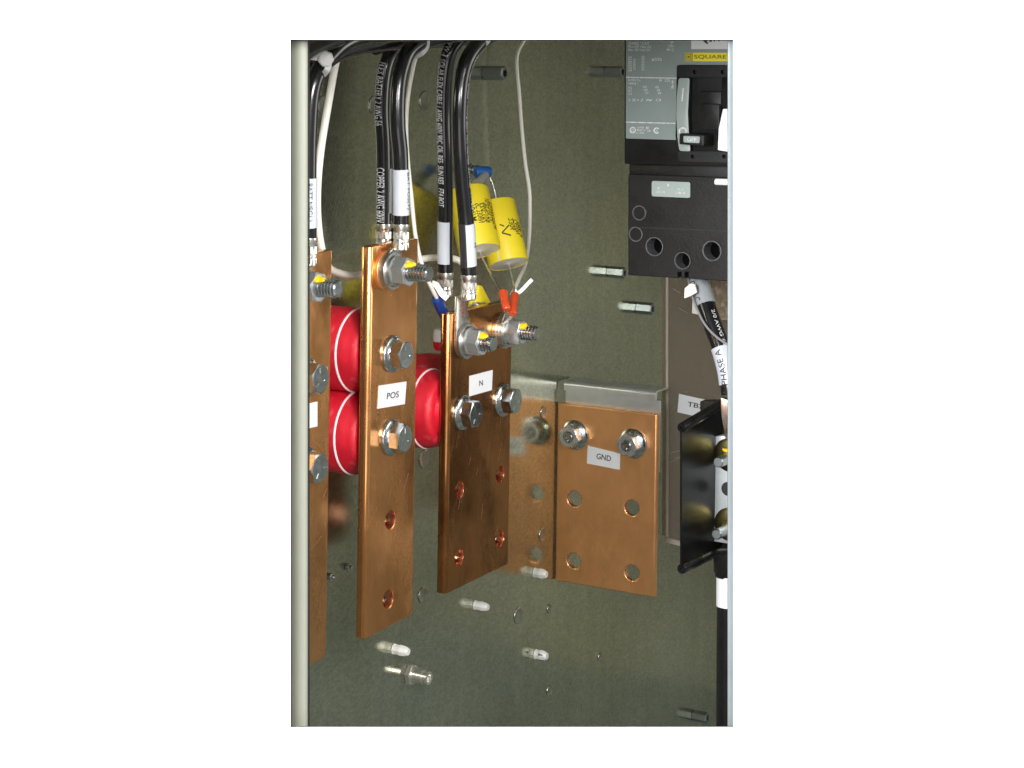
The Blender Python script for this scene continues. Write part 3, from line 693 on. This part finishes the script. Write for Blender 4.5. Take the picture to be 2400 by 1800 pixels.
# ------------------------------------------------------------------ cable ties
def tie(pts, w, label, head=None, r=None, th=.0011):
    path = [atd(*p) for p in pts]; t = thing('cable_tie', path[0], label, 'cable tie', 'white nylon cable ties')
    q = catmull(path, 8); bm = B(); rows = []
    for i, p in enumerate(q):
        tg = (q[min(i + 1, len(q) - 1)] - q[max(0, i - 1)]).normalized(); vd = (CAM - p).normalized(); sd = tg.cross(vd).normalized(); nn_ = sd.cross(tg)
        rows.append([bm.verts.new(p + sd * s * w / 2 + nn_ * h) for s, h in ((-1, 0), (1, 0), (1, -th), (-1, -th))])
    for a, b in zip(rows, rows[1:]):
        for k in range(4): bm.faces.new((a[k], a[(k + 1) % 4], b[(k + 1) % 4], b[k]))
    bm.faces.new(rows[0][::-1]); bm.faces.new(rows[-1]); finish('strap', bm, M_nylon, t, ang=40)
    if head:
        px, py, k, rr2 = head; c = atd(px, py, k); bm = B(); lathe(bm, c, CAM - c + V((.1, 0, 0)), [(0, rr2 * .95), (.001, rr2), (.0035, rr2 * .96), (.0046, rr2 * .8), (.0048, 0)], 7, start=.3); finish('head', bm, M_nylon, t, bevel=.0006, ang=30)
    return t
kh = (onx(763, 138, .116) - CAM).dot(FW) - .009
tie([(722, 132, kh), (745, 135, kh - .001), (762, 139, kh), (770, 152, kh), (766, 165, kh), (757, 176, kh + .006)], .0042, 'white nylon cable tie with round head beside the cream post', head=(763, 138, kh - .0005, .0058))
kt = (onx(1000, 95, .1) - CAM).dot(FW) - .009
tie([(1000, 70, kt), (1000, 95, kt), (998, 110, kt), (988, 123, kt), (972, 132, kt + .006)], .0050, 'white nylon cable tie round the POS cables at the top edge')
kt = (onx(1135, 95, .107) - CAM).dot(FW) - .008
tie([(1150, 78, kt), (1147, 92, kt), (1140, 102, kt), (1128, 110, kt + .004)], .0030, 'white nylon cable tie round the N cables at the top edge')
kt = (onx(1025, 680, .066) - CAM).dot(FW) - .006
tie([(1012, 664, kt), (1022, 668, kt - .001), (1029, 678, kt), (1037, 690, kt), (1049, 700, kt)], .0048, 'white tie knotted round the wire above the dark blue terminal', th=.003)
kt = (onx(1205, 670, .088) - CAM).dot(FW) - .003
tie([(1206, 681, kt), (1214, 686, kt), (1225, 678, kt), (1237, 665, kt), (1247, 655, kt)], .0030, 'white hooked tie tail sticking out right of the red terminals')

# ------------------------------------------------------------------ hex standoffs, pegs and screws on the panel
def standoff(seam, tip, dpx, label, hexa=True, collar=False):
    dpx *= 1.25
    b = onx(*seam, 0); L = onx_len(b, tip); r = dpx / 2 / F * (b - CAM).dot(FW); ax = V((1, 0, 0)); b = b + ax * .0003
    if hexa:
        t = thing('hex_standoff', b, label, 'standoff', 'metal standoffs on the olive panel')
        bm = B(); n = 6; lathe(bm, b, ax, [(0, r * 1.08), (L - .0006, r * 1.08), (L, r * 1.0), (L, r * .62), (L - .006, r * .6), (L - .006, 0)], 6, start=.35); finish('body', bm, M_zincc, t, ang=22)
        bm = B(); lathe(bm, b + ax * (L - .0058), ax, [(0, r * .57), (.0005, r * .57)], 16); finish('bore', bm, M_seal, t)
    else:
        t = thing('threaded_post', b, label, 'standoff', 'metal standoffs on the olive panel')
        prof = [(0, r), (L * .72, r), (L * .73, r * .8), (L * .78, r * .8), (L * .79, r * .95), (L, r * .95), (L, r * .6), (L - .002, r * .5), (L - .002, 0)]
        bm = B(); lathe(bm, b, ax, prof, 28); finish('shank', bm, M_nickel, t, ang=30)
        bm = B(); hexhead(bm, b, ax, r * 2.6, .0045, .3, bore=r * 1.1); finish('collar', bm, M_nickel, t, ang=25)
    return t
def onx_len(b, tip):      # length along the panel normal that reaches the pixel column of tip
    lo, hi = 0, .08
    for _ in range(40):
        mid = (lo + hi) / 2; q = b + V((mid, 0, 0)) - CAM
        px = PX0 + F * q.dot(CX) / q.dot(FW)
        if px < tip[0]: lo = mid
        else: hi = mid
    return lo
standoff((1135, 171), (1183, 171), 25, 'metal standoff at the top, just right of the N cables')
standoff((1421, 168), (1459, 169), 20, 'dark metal standoff at the top, left of the grey breaker label')
standoff((1426, 637), (1464, 642), 20, 'metal standoff left of the lower edge of the breaker')
standoff((1494, 721), (1530, 725), 21, 'metal standoff just below the breaker, left of the clear sheet')
standoff((1625, 1676), (1658, 1683), 19, 'metal standoff in the bottom right corner of the panel')
standoff((959, 1580), (1005, 1592), 26, 'shiny threaded post with a collar nut, lowest fixing at left', hexa=False)
def peg(seam, tip, dpx, label, cleft):
    b = onx(*seam, 0); L = onx_len(b, tip); r = dpx / 2 / F * (b - CAM).dot(FW); ax = V((1, 0, 0)); b = b + V((.0003, 0, 0))
    t = thing('nylon_peg', b, label, 'support peg', 'white nylon support pegs on the panel')
    bm = B(); lathe(bm, b, ax, [(0, r * 1.02), (L * .04, r * 1.02), (L * .06, r * .9), (L * .40, r * .94), (L * .46, r * 1.02), (L * .72, r * .96), (L * .98, r * .66), (L, r * .6), (L, 0)], 8)
    finish('body', bm, M_nylon, t, ang=25)
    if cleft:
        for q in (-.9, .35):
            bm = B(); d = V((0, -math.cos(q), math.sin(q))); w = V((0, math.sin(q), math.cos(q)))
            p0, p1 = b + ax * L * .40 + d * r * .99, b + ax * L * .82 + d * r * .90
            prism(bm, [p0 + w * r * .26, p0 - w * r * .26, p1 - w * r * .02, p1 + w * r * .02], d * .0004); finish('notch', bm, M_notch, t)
    return t
peg((923, 1521), (957, 1527), 26, 'white nylon peg left and lowest of four, above the threaded post', False)
peg((1113, 1418), (1144, 1421), 22, 'white nylon peg below the N bar', False)
peg((1253, 1342), (1281, 1346), 24, 'white nylon peg under the lower left corner of the GND plate', False)
peg((1255, 1533), (1282, 1536), 24, 'white nylon peg with notches, alone in the lower middle of the panel', True)
for (sx, sy), lab in (((771, 1351), 'tiny screw end beside the lower part of the leftmost bar'), ((812, 1328), 'tiny screw end just left of the lower POS bar')):
    b = onx(sx, sy, 0) + V((.0003, 0, 0)); t = thing('screw', b, lab, 'screw', 'small screws in the panel')
    bm = B(); hexhead(bm, b, (1, 0, 0), .0055, .003, .2); finish('nut', bm, M_zinc, t, ang=25)
    bm = B(); lathe(bm, b + V((.003, 0, 0)), (1, 0, 0), [(0, .0017), (.002, .0017), (.0026, .0012)], 14); finish('tip', bm, M_zinc, t, ang=25)

# ------------------------------------------------------------------ circuit breaker
YB = 1.50
bk = thing('circuit_breaker', ony(1590, 655, YB), 'black moulded circuit breaker with grey printed face and toggle handle', 'breaker')
slaby('upper_body', rpoly([(1463, 30), (1800, 30), (1800, 392), (1463, 384)], 4), YB, .050, M_black, bk, bevel=.0008)
cuts = B()
for px, py, r in ((1534, 578, .0076), (1600, 611, .0069), (1669, 588, .0080)):
    c = ony(px, py, YB + .006); lathe(cuts, c + V((0, -.01, 0)), (0, 1, 0), [(0, r), (.042, r)], 36)
for px in (1592, 1609):
    c = ony(px, 645, YB + .006); box(cuts, c + V((-.0016, -.01, -.0075)), c + V((.0016, .02, .0025)))
slaby('lower_body', rpoly([(1472, 408), (1800, 419), (1800, 665), (1472, 645)], 3), YB + .006, .046, M_black2, bk, bevel=.001, cuts=cuts)
slaby('shoulder', [(1474, 376), (1800, 378), (1800, 430), (1474, 425)], YB + .0095, .040, M_black2, bk, bevel=.001)
bm = B(); prism(bm, [ony(1476, 531, YB + .0057), ony(1710, 541, YB + .0057), ony(1710, 543.5, YB + .0057), ony(1476, 533.5, YB + .0057)], (0, .0006, 0)); finish('step', bm, M_seal, bk)
# grey printed face
YF = YB - .0012
face = slaby('face_plate', rpoly([(1467, 30), (1800, 30), (1800, 152), (1590, 152), (1586, 162), (1585, 240), (1583, 320), (1584.5, 328), (1467, 324.5)], 3), YF, .0011, M_grey, bk)
W = B()
def ln(x0, y0, x1, y1, w=2.0, y=YF, dst=None):
    prism(dst or W, [ony(x0, y0, y) , ony(x1, y1, y), ony(x1, y1 + w, y), ony(x0, y0 + w, y)], (0, -.0002, 0))
def tx(dst, s, x0, y0, x1, y1, h, y=YF, rot=0):       # baseline (x0,y0)-(x1,y1), height h px upwards
    dx, dy = x1 - x0, y1 - y0; l = math.hypot(dx, dy); ux, uy = -dy / l, dx / l
    a = ony(x0, y0, y); b = ony(x1, y1, y); c = ony(x0 - ux * h * -1 if False else x0 + uy * 0 + (dy / l) * h, y0 - (dx / l) * h, y)
    text_quad(dst, s, a, b, c, (0, -.00025, 0))
ln(1467, 92.5, 1588, 92, 3); ln(1467, 180, 1586, 182, 2.4); ln(1467, 285, 1583, 288, 2.4)
tx(W, 'SERIES / CAT', 1473, 104.5, 1522, 105, 6); tx(W, 'Max 600 Volts AC', 1473, 112, 1527, 112.5, 6); tx(W, 'Max 250 Volts DC', 1473, 119.5, 1525, 120, 6)
tx(W, '2P', 1571, 102, 1579, 102, 5); tx(W, '225A', 1566, 111, 1580, 111, 6); tx(W, '40 C', 1562, 119.5, 1580, 120, 6)
for k in range(7): tx(W, '240'[: 2 + k % 2], 1472.5, 136 + 5.2 * k, 1481, 136 + 5.2 * k, 4.2)
for k in range(5): tx(W, '35', 1484, 142 + 5.5 * k, 1490, 142 + 5.5 * k, 4.2)
for k in range(6): tx(W, '65k', 1504, 135 + 6 * k, 1511, 135 + 6 * k, 4.6)
tx(W, '60/75', 1528, 143, 1551, 143, 7)
tx(W, 'LUGS Cu', 1473, 190, 1501, 190.5, 5.5); tx(W, 'WIRE 1', 1473, 198.5, 1496, 199, 5.5)
tx(W, 'Al', 1545, 191, 1551, 191, 6); tx(W, '225', 1558, 191, 1570, 191.5, 6); tx(W, 'lb-in', 1579, 207, 1579, 187, 6)
for k in range(3):
    tx(W, '14-2', 1473, 208 + 7 * k, 1481, 208 + 7 * k, 5); tx(W, '1/0', 1508 + 2 * k, 206 + 7 * k, 1516 + 2 * k, 206 + 7 * k, 5); tx(W, '4/0', 1536 + 3 * k, 207 + 7 * k, 1544 + 3 * k, 207 + 7 * k, 5.5)
tx(W, 'V', 1473, 238, 1478, 238, 7); tx(W, 'III =', 1483, 238, 1498, 238, 7); tx(W, '/', 1502, 238, 1508, 238, 7); tx(W, '~', 1515, 237, 1528, 237, 5); tx(W, 'C3', 1537, 237, 1549, 237.5, 6)
def ringY(dst, px, py, r0, r1, y, a0=0, a1=2 * math.pi, n=26):
    for k in range(n):
        t0 = a0 + (a1 - a0) * k / n; t1 = a0 + (a1 - a0) * (k + 1) / n
        prism(dst, [ony(px + r * math.cos(t), py + r * math.sin(t), y) for r, t in ((r0, t0), (r1, t0), (r1, t1), (r0, t1))], (0, -.0002, 0))
ringY(W, 1483, 305, 5, 7.6, YF); tx(W, 'UL', 1479, 308.5, 1487, 308.8, 7); tx(W, 'LISTED', 1493, 301, 1510, 301.2, 4); tx(W, 'ISSUE NO', 1493, 307, 1513, 307.2, 4); tx(W, 'L-1234', 1492, 313, 1510, 313.3, 4)
tx(W, 'E', 1515, 302, 1522, 302, 5); tx(W, '30', 1517, 309, 1525, 309, 5)
ringY(W, 1539, 306, 4.6, 7.4, YF, .7, 5.6); tx(W, 'A', 1536, 309, 1542, 309, 5)
finish('lettering', W, M_wink, face)
# yellow maker's strip and the white paper label above it
yl = slaby('name_strip', [(1624, 123.5), (1760, 124), (1760, 144), (1624, 143.5)], YF - .0002, .0004, M_yellsign, bk)
lg = slaby('emblem', [(1605, 123.5), (1622, 123.5), (1622, 143.5), (1605, 143.5)], YF - .0002, .0004, M_yelllogo, bk)
bm = B(); tx(bm, 'SQUARE D', 1627, 139, 1724, 139.5, 10.5, YF - .0003); finish('lettering', bm, M_oink, yl)
bm = B(); ringY(bm, 1614, 133.5, 0.1, 2.6, YF - .0003, n=14)
for q in ((1607, 126, 1619, 126), (1607, 140, 1619, 140)): ln(*q, 1, YF - .0003, bm)
for q in ((1607.2, 126), (1619, 126)): prism(bm, [ony(q[0], 126, YF - .0003), ony(q[0] + 1, 126, YF - .0003), ony(q[0] + 1, 141, YF - .0003), ony(q[0], 141, YF - .0003)], (0, -.0002, 0))
finish('lettering', bm, M_oink, lg)
wl = slaby('paper_label', [(1620, 40), (1800, 40), (1800, 115), (1620, 115)], YF - .0002, .0004, M_paper, bk)
bm = B(); tx(bm, 'Q3N', 1646, 104, 1687, 102, 30, YF - .0003); finish('lettering', bm, M_ink, wl)
# handle well: raised black frame, scale strip with I / O, stepped rocker and the toggle
YR = YB - .004
cuts = B()
for px in (1628, 1694): c = ony(px, 169, YR); lathe(cuts, c + V((0, -.005, 0)), (0, 1, 0), [(0, .0017), (.02, .0017)], 12)
slaby('well_frame', rpoly([(1586, 153), (1800, 153), (1800, 181), (1586, 181)], 4), YR, .0045, M_black, bk, bevel=.0006, cuts=cuts)
cuts = B()
for px in (1623, 1697): c = ony(px, 367, YR); lathe(cuts, c + V((0, -.005, 0)), (0, 1, 0), [(0, .0017), (.02, .0017)], 12)
slaby('well_frame', rpoly([(1589, 354), (1800, 356), (1800, 384), (1594, 379), (1589, 372)], 3), YR, .0045, M_black, bk, bevel=.0006, cuts=cuts)
arc = [(1590, 183), (1616, 183), (1614, 225), (1612, 265), (1614, 310), (1618, 355), (1592, 354), (1587, 320), (1584.5, 270), (1586, 225)]
sc = slaby('scale_strip', rpoly(arc, 5), YR - .001, .0055, M_greyl, bk, bevel=.0004)
bm = B(); prism(bm, [ony(1600.2, 206.5, YR - .001), ony(1603.4, 206.8, YR - .001), ony(1600.3, 237.5, YR - .001), ony(1596.8, 237, YR - .001)], (0, -.0003, 0))
ringY(bm, 1600.5, 308, 6.2, 9.8, YR - .001, math.pi, 2 * math.pi); ringY(bm, 1600.5, 308, 6.2, 9.8, YR - .001, 0, math.pi); finish('lettering', bm, M_wink, sc)
slaby('well_side', [(1613.5, 182), (1618, 182), (1615.5, 260), (1619, 354), (1615, 354), (1612.5, 262)], YR - .0005, .006, M_blackgl, bk)
slaby('rocker', rpoly([(1640, 214), (1690, 214), (1690, 312), (1636, 312)], 4), YB - .0035, .004, M_black, bk, bevel=.001)
slaby('rocker_step', rpoly([(1643, 243), (1686, 243), (1686, 305), (1638, 305)], 4), YB - .0065, .003, M_black2, bk, bevel=.001)
slaby('well_side', [(1692, 182), (1800, 182), (1800, 252), (1688, 252)], YB - .0030, .0035, M_black, bk, bevel=.0006)
tg = slaby('toggle_handle', rpoly([(1592, 312), (1650, 316), (1649, 343), (1591, 338)], 4), YB - .020, .020, M_black2, bk, bevel=.0014)
hl = slaby('handle_label', rpoly([(1602, 318.5), (1640, 320), (1639, 335.5), (1602, 333.5)], 2.5), YB - .0204, .0006, M_greyl, tg)
bm = B(); tx(bm, 'OFF', 1610, 331, 1632, 332, 9, YB - .0205); finish('lettering', bm, M_wink, hl)
# rating plate on the lower body
YL = YB + .0052
rp = slaby('rating_plate', rpoly([(1527.5, 424), (1617.5, 427), (1617.5, 464), (1527.5, 460)], 5), YL, .001, M_greyl, bk)
bm = B(); tx(bm, 'TERM', 1539, 443, 1551, 443.4, 4, YL); tx(bm, '225 A', 1539, 451.5, 1559, 452.3, 4.5, YL); tx(bm, '75 C', 1587, 446, 1602, 446.5, 4.5, YL); tx(bm, '1/0 A', 1585, 454, 1607, 455, 5, YL)
prism(bm, [ony(1564, 429, YL), ony(1568, 434, YL), ony(1565.5, 439, YL)], (0, -.0002, 0)); finish('lettering', bm, M_wink, rp)
# moulded rings round the access holes
for px, py, r, hgt in ((1499, 499, 17, .0012), (1490, 549, 17, .0004)):
    c = ony(px, py, YB + .006); rr3 = r / F * 1.66
    bm = B(); lathe(bm, c, (0, -1, 0), [(0, rr3 * 1.04), (hgt, rr3), (hgt, rr3 * .92), (0, rr3 * .88)], 36, cap=False); finish('moulded_ring', bm, M_ring, bk, ang=40)
for px, py, r in ((1534, 578, .0076), (1600, 611, .0069), (1669, 588, .0080)):
    c = ony(px, py, YB + .006)
    bm = B(); lathe(bm, c + V((0, -.0005, 0)), (0, 1, 0), [(0, r * 1.05), (-.0003, r * .99), (0, r * .93), (.014, r * .90), (.014, r)], 36, cap=False); finish('terminal_sleeve', bm, M_ring, bk, ang=40)

# things in front of the breaker at the right edge
bm = B(); prism(bm, [ony(a, b, 1.452) for a, b in rpoly([(1694, 255), (1750, 255), (1750, 362), (1682, 352), (1684, 302)], 3)], (0, .003, 0))
tag(finish('plastic_tag', bm, M_white, bevel=.0005), 'bright white plastic tag hanging at the right edge in front of the breaker handle', 'tag')
bm = B(); p0 = ony(1675, 426, 1.45); cyl(bm, p0, p0 + V((.06, .012, .0006)), .0025, .0030, 18)
tag(finish('nylon_rod', bm, M_nylon, bevel=.0012), 'white nylon rod poking in from the right edge across the lower breaker', 'rod')

# ------------------------------------------------------------------ clear sheet and terminal block at right
YS = 1.735
sh = thing('clear_sheet', ony(1620, 1265, YS), 'clear plastic barrier sheet, tinted brown for copper reflections, with a TB2 label below the breaker', 'barrier sheet')
slaby('sheet', [(1562, 500), (1800, 500), (1800, 1320), (1562, 1258)], YS, .004, M_warmsheet, sh)
slaby('sheet_edge', [(1552, 500), (1561.6, 500), (1561.6, 1256), (1552, 1254)], YS + .001, .006, M_warmsheet, sh)
slaby('bright_edge', [(1560.5, 500), (1565.5, 500), (1565.5, 1259), (1560.5, 1258)], YS - .0012, .0011, M_edge, sh)
slaby('bottom_edge', [(1558, 1259.5), (1800, 1322), (1800, 1334), (1560, 1271)], YS + .0045, .003, M_edge, sh)
name_label(sh, [(1592, 923), (1690, 945), (1686, 988), (1588, 966)], YS, 'TB2', [(1611, 952), (1648, 958.5), (1613, 941)], 'y')
bm = B()
for q in ((1560, 650, 1572, 700), ):
    pass
bm.free()
# scratches on the sheet
bm = B()
for x0, y0, x1, y1 in ((1577, 676, 1594, 687), (1591, 722, 1611, 733), (1580, 955, 1572, 969), (1571, 1062, 1594, 1055), (1572, 1083, 1594, 1071), (1587, 664, 1589, 668), (1607, 918, 1611, 919)):
    prism(bm, [ony(x0, y0, YS - .0002), ony(x1, y1, YS - .0002), ony(x1, y1 + .5, YS - .0002), ony(x0, y0 + .5, YS - .0002)], (0, -.0001, 0))
engrave(child(sh, 'sheet'), bm, M_edge)
bm = B(); prism(bm, [ony(a, b, 1.70) for a, b in ((1668, 640), (1800, 640), (1800, 760), (1672, 748))], (0, .008, 0))
tag(finish('mottled_board', bm, M_board, bevel=.0005), 'mottled brown board just under the breaker at the right edge', 'board')

# phase cable from the breaker
def ypath(pts, n=14):
    q = catmull(pts, n); return [ony(*p) for p in q], q
path, pp = ypath([(1630, 630, 1.545), (1640, 665, 1.54), (1652, 705, 1.535), (1668, 755, 1.53), (1690, 815, 1.525), (1705, 870, 1.522), (1712, 925, 1.52)])
ph = thing('phase_cable', path[-1], 'black cable leaving the breaker downwards with grey and white marker sleeves, PHASE A', 'cable')
RP = .0078
bm = B(); sweep(bm, path, RP, 24); finish('jacket', bm, M_cable, ph, ang=60)
q = [a for a, b in zip(path, pp) if 650 <= b.y <= 718]; bm = B(); sweep(bm, q, RP + .0007, 24); s1 = finish('marker_sleeve', bm, mat('grey_sleeve', (.30, .32, .335), 0, .35, coat=.2), ph, ang=60)
bm = B(); text_tube(bm, 'GND-C', q, RP + .0009, .004, pathlen(q) - .003, -.75, .0062); finish('lettering', bm, M_ink, s1)
q = [a for a, b in zip(path, pp) if 815 <= b.y <= 905]; bm = B(); sweep(bm, q, RP + .0007, 24); s2 = finish('marker_sleeve', bm, M_sleeve, ph, ang=60)
bm = B(); text_tube(bm, 'PHASE A', q[::-1], RP + .0009, .0, pathlen(q) * .92, -.45, .0055, flip=-1); finish('lettering', bm, M_ink, s2)
bm = B(); text_tube(bm, '2/0 AWG 600V', [a for a, b in zip(path, pp) if 715 <= b.y <= 812], RP, .006, .045, .55, .003); finish('lettering', bm, M_wink, ph)
bm = B(); c = ony(1712, 925, 1.52); prism(bm, [ony(a, b, 1.512) for a, b in rpoly([(1688, 931), (1705, 938), (1760, 940), (1760, 1000), (1700, 1030), (1692, 985), (1690, 970)], 4)], (0, .006, 0)); finish('cable_lug', bm, M_tin, ph, bevel=.001)
path, pp = ypath([(1612, 645, 1.535), (1618, 680, 1.53), (1632, 720, 1.525), (1652, 760, 1.52), (1680, 790, 1.515), (1712, 812, 1.512)])
bm = B(); sweep(bm, path, .0010, 10); tag(finish('thin_wire', bm, mat('grey_wire', (.25, .25, .26), 0, .3), ang=60), 'thin grey wire curving across the black cable under the breaker', 'wire')
tf = thing('cable_tie', ony(1618, 690, 1.52), 'white tie flag on the black cable just below the breaker', 'cable tie', 'white nylon cable ties')
slaby('flag', rpoly([(1604, 676), (1618, 664), (1628, 666), (1633, 686), (1618, 694), (1603, 700)], 3), 1.522, .0025, M_wire, tf, bevel=.0006)
slaby('tail', rpoly([(1623, 700), (1638, 690), (1640, 738), (1622, 734)], 2), 1.548, .0012, mat('grey_flag', (.42, .41, .38), 0, .4), tf)

# terminal block with black barrier
tb = thing('terminal_block', ony(1640, 1335, 1.5), 'terminal block with tall black barrier wall, metal pad and two shiny studs', 'terminal block')
XBAR = .22
bm = B(); prism(bm, [onx(a, b, XBAR) for a, b in ((1598, 1006), (1692, 948), (1692, 1288), (1598, 1332))], (-.0016, 0, 0)); finish('barrier', bm, M_barrier, tb)
for (p, q) in (((1597, 1003), (1692, 946)), ((1597, 1334), (1692, 1288))):
    a = onx(*p, XBAR - .0008); b = onx(*q, XBAR - .0008); L = (b - a).length
    bm = B(); lathe(bm, a, b - a, [(.002, .0014), (0, .0014), (0, .0036), (.0008, .0040), (L, .0040)], 20); finish('barrier_rail', bm, M_blackgl, tb, ang=40)
YT = 1.565
bm = B(); prism(bm, [ony(a, b, YT + .006) for a, b in ((1640, 940), (1800, 940), (1800, 1310), (1640, 1310))], (0, .012, 0)); finish('base', bm, M_black, tb, bevel=.001)
slaby('metal_pad', rpoly([(1669, 1024), (1690, 1021), (1800, 1040), (1800, 1290), (1667, 1268)], 3), YT - .010, .015, mat('pad_tin', (.62, .65, .66), .6, .42, var=.08, scale=120, bump=.2), tb, bevel=.0006)
bm = B(); c = ony(1706, 1146, YT - .0105); lathe(bm, c, (0, -1, 0), [(0, .0058), (.0003, .0058)], 24); finish('pad_hole', bm, M_seal, tb)
for px, py, tpx, tpy, pm in ((1711, 1066, 1682, 1084, True), (1712, 1229, 1678, 1253, False)):
    c = ony(px, py, YT - .0112); ax = V((0, -1, 0)); tp = ony(tpx, tpy, YT - .046); q = V((tp.x, c.y, tp.z))
    bm = B(); lathe(bm, q, ax, [(0, .0044), (.033, .0044), (.0342, .0036), (.0342, 0)], 26); st = finish('stud', bm, M_zincc, tb, ang=30)
    bm = B(); lathe(bm, c, ax, [(0, .0140), (.0012, .0140), (.0016, .0130), (.0026, .0105), (.0026, .004)], 36); finish('brass_washer', bm, M_brass, st, ang=30)
    bm = B(); hexhead(bm, q + ax * .003, ax, .0135, .0065, .2, bore=.0046); finish('nut', bm, M_brass, st, ang=22)
    if pm:
        bm = B(); bmesh.ops.create_icosphere(bm, subdivisions=3, radius=1)
        for v in bm.verts: v.co = q + V((-.001 + v.co.x * .0055, -.0105 + v.co.y * .002, .0062 + v.co.z * .0018 + .0006 * math.sin(v.co.x * 4)))
        finish('paint_mark', bm, M_ypaint, st)
# black cable leaving downwards at the right edge
path = [ony(*p) for p in catmull([(1712, 1300, 1.53), (1708, 1340, 1.53), (1708, 1420, 1.53), (1707, 1550, 1.53), (1706, 1800, 1.53)], 12)]
lc = thing('output_cable', path[-1], 'thick black cable running down the right edge with a white marker', 'cable')
bm = B(); sweep(bm, path, .0098, 28); finish('jacket', bm, M_cable, lc, ang=60)
bm = B(); lathe(bm, ony(1706, 1292, 1.53), (0, 0, -1), [(0, .0095), (.001, .0115), (.016, .0115), (.018, .0105), (.021, .0102)], 28); finish('boot', bm, M_blackgl, lc, ang=35)
bm = B(); q = [ony(*p) for p in catmull([(1708, 1349, 1.53), (1708, 1385, 1.53), (1708, 1420, 1.53)], 8)]; sweep(bm, q, .0102, 28); finish('marker_sleeve', bm, M_paper, lc, ang=60)

# ------------------------------------------------------------------ camera, light, render
cd = bpy.data.cameras.new('Camera'); cam = bpy.data.objects.new('Camera', cd); COL.objects.link(cam)
cd.sensor_width = 36; cd.sensor_fit = 'HORIZONTAL'; cd.lens = 36 * F / 2400; cd.shift_x = (1200 - PX0) / 2400; cd.shift_y = -(900 - PY0) / 2400
cd.clip_start = .05; cd.clip_end = 50
m3 = Matrix((CX, CU, -FW)).transposed(); cam.matrix_world = Matrix.Translation(CAM) @ m3.to_4x4(); S.camera = cam

def area(name, a, b, k, tgt, w, h, power, col):
    l = bpy.data.lights.new(name, 'AREA'); l.shape = 'RECTANGLE'; l.size = w; l.size_y = h; l.energy = power; l.color = col
    o = bpy.data.objects.new(name, l); COL.objects.link(o); o.location = CAM + R_ * a + UP * b + FW * k
    t = CAM + R_ * tgt[0] + UP * tgt[1] + FW * tgt[2]; o.rotation_euler = (t - o.location).to_track_quat('-Z', 'Y').to_euler(); return o
area('key_softbox', .36, .27, .0, (0, -.2, 1.8), .5, .5, 31, (1, .985, .95))
area('fill_softbox', -.50, .16, .0, (.1, -.22, 1.9), .6, .4, 29, (.98, .99, 1))
area('low_softbox', .0, -.66, .05, (.02, -.2, 1.8), .8, .5, 2.6, (1, .99, .97))
area('wide_softbox', 1.0, .7, -.35, (0, -.1, 1.2), 1.0, 1.0, 18, (1, .99, .97))
area('wide_softbox_cool', -1.2, .22, .0, (.1, -.25, 1.5), .8, 1.0, 95, (.97, .99, 1))
area('unseen_side_fill', .80, .02, 1.45, (-.05, -.22, 1.62), .40, .5, 2.4, (1, .99, .96))  # unseen light added inside, lifting the sides that face the panel

w = bpy.data.worlds.new('World'); S.world = w; w.use_nodes = True
bg = w.node_tree.nodes['Background']; bg.inputs['Color'].default_value = (.95, .97, 1, 1); bg.inputs['Strength'].default_value = .35
S.view_settings.view_transform = 'Standard'; S.view_settings.look = 'None'; S.view_settings.exposure = 0; S.view_settings.gamma = 1
S.render.engine = 'CYCLES'; S.cycles.use_denoising = True; S.cycles.max_bounces = 10; S.cycles.transparent_max_bounces = 12
S.cycles.sample_clamp_indirect = 6
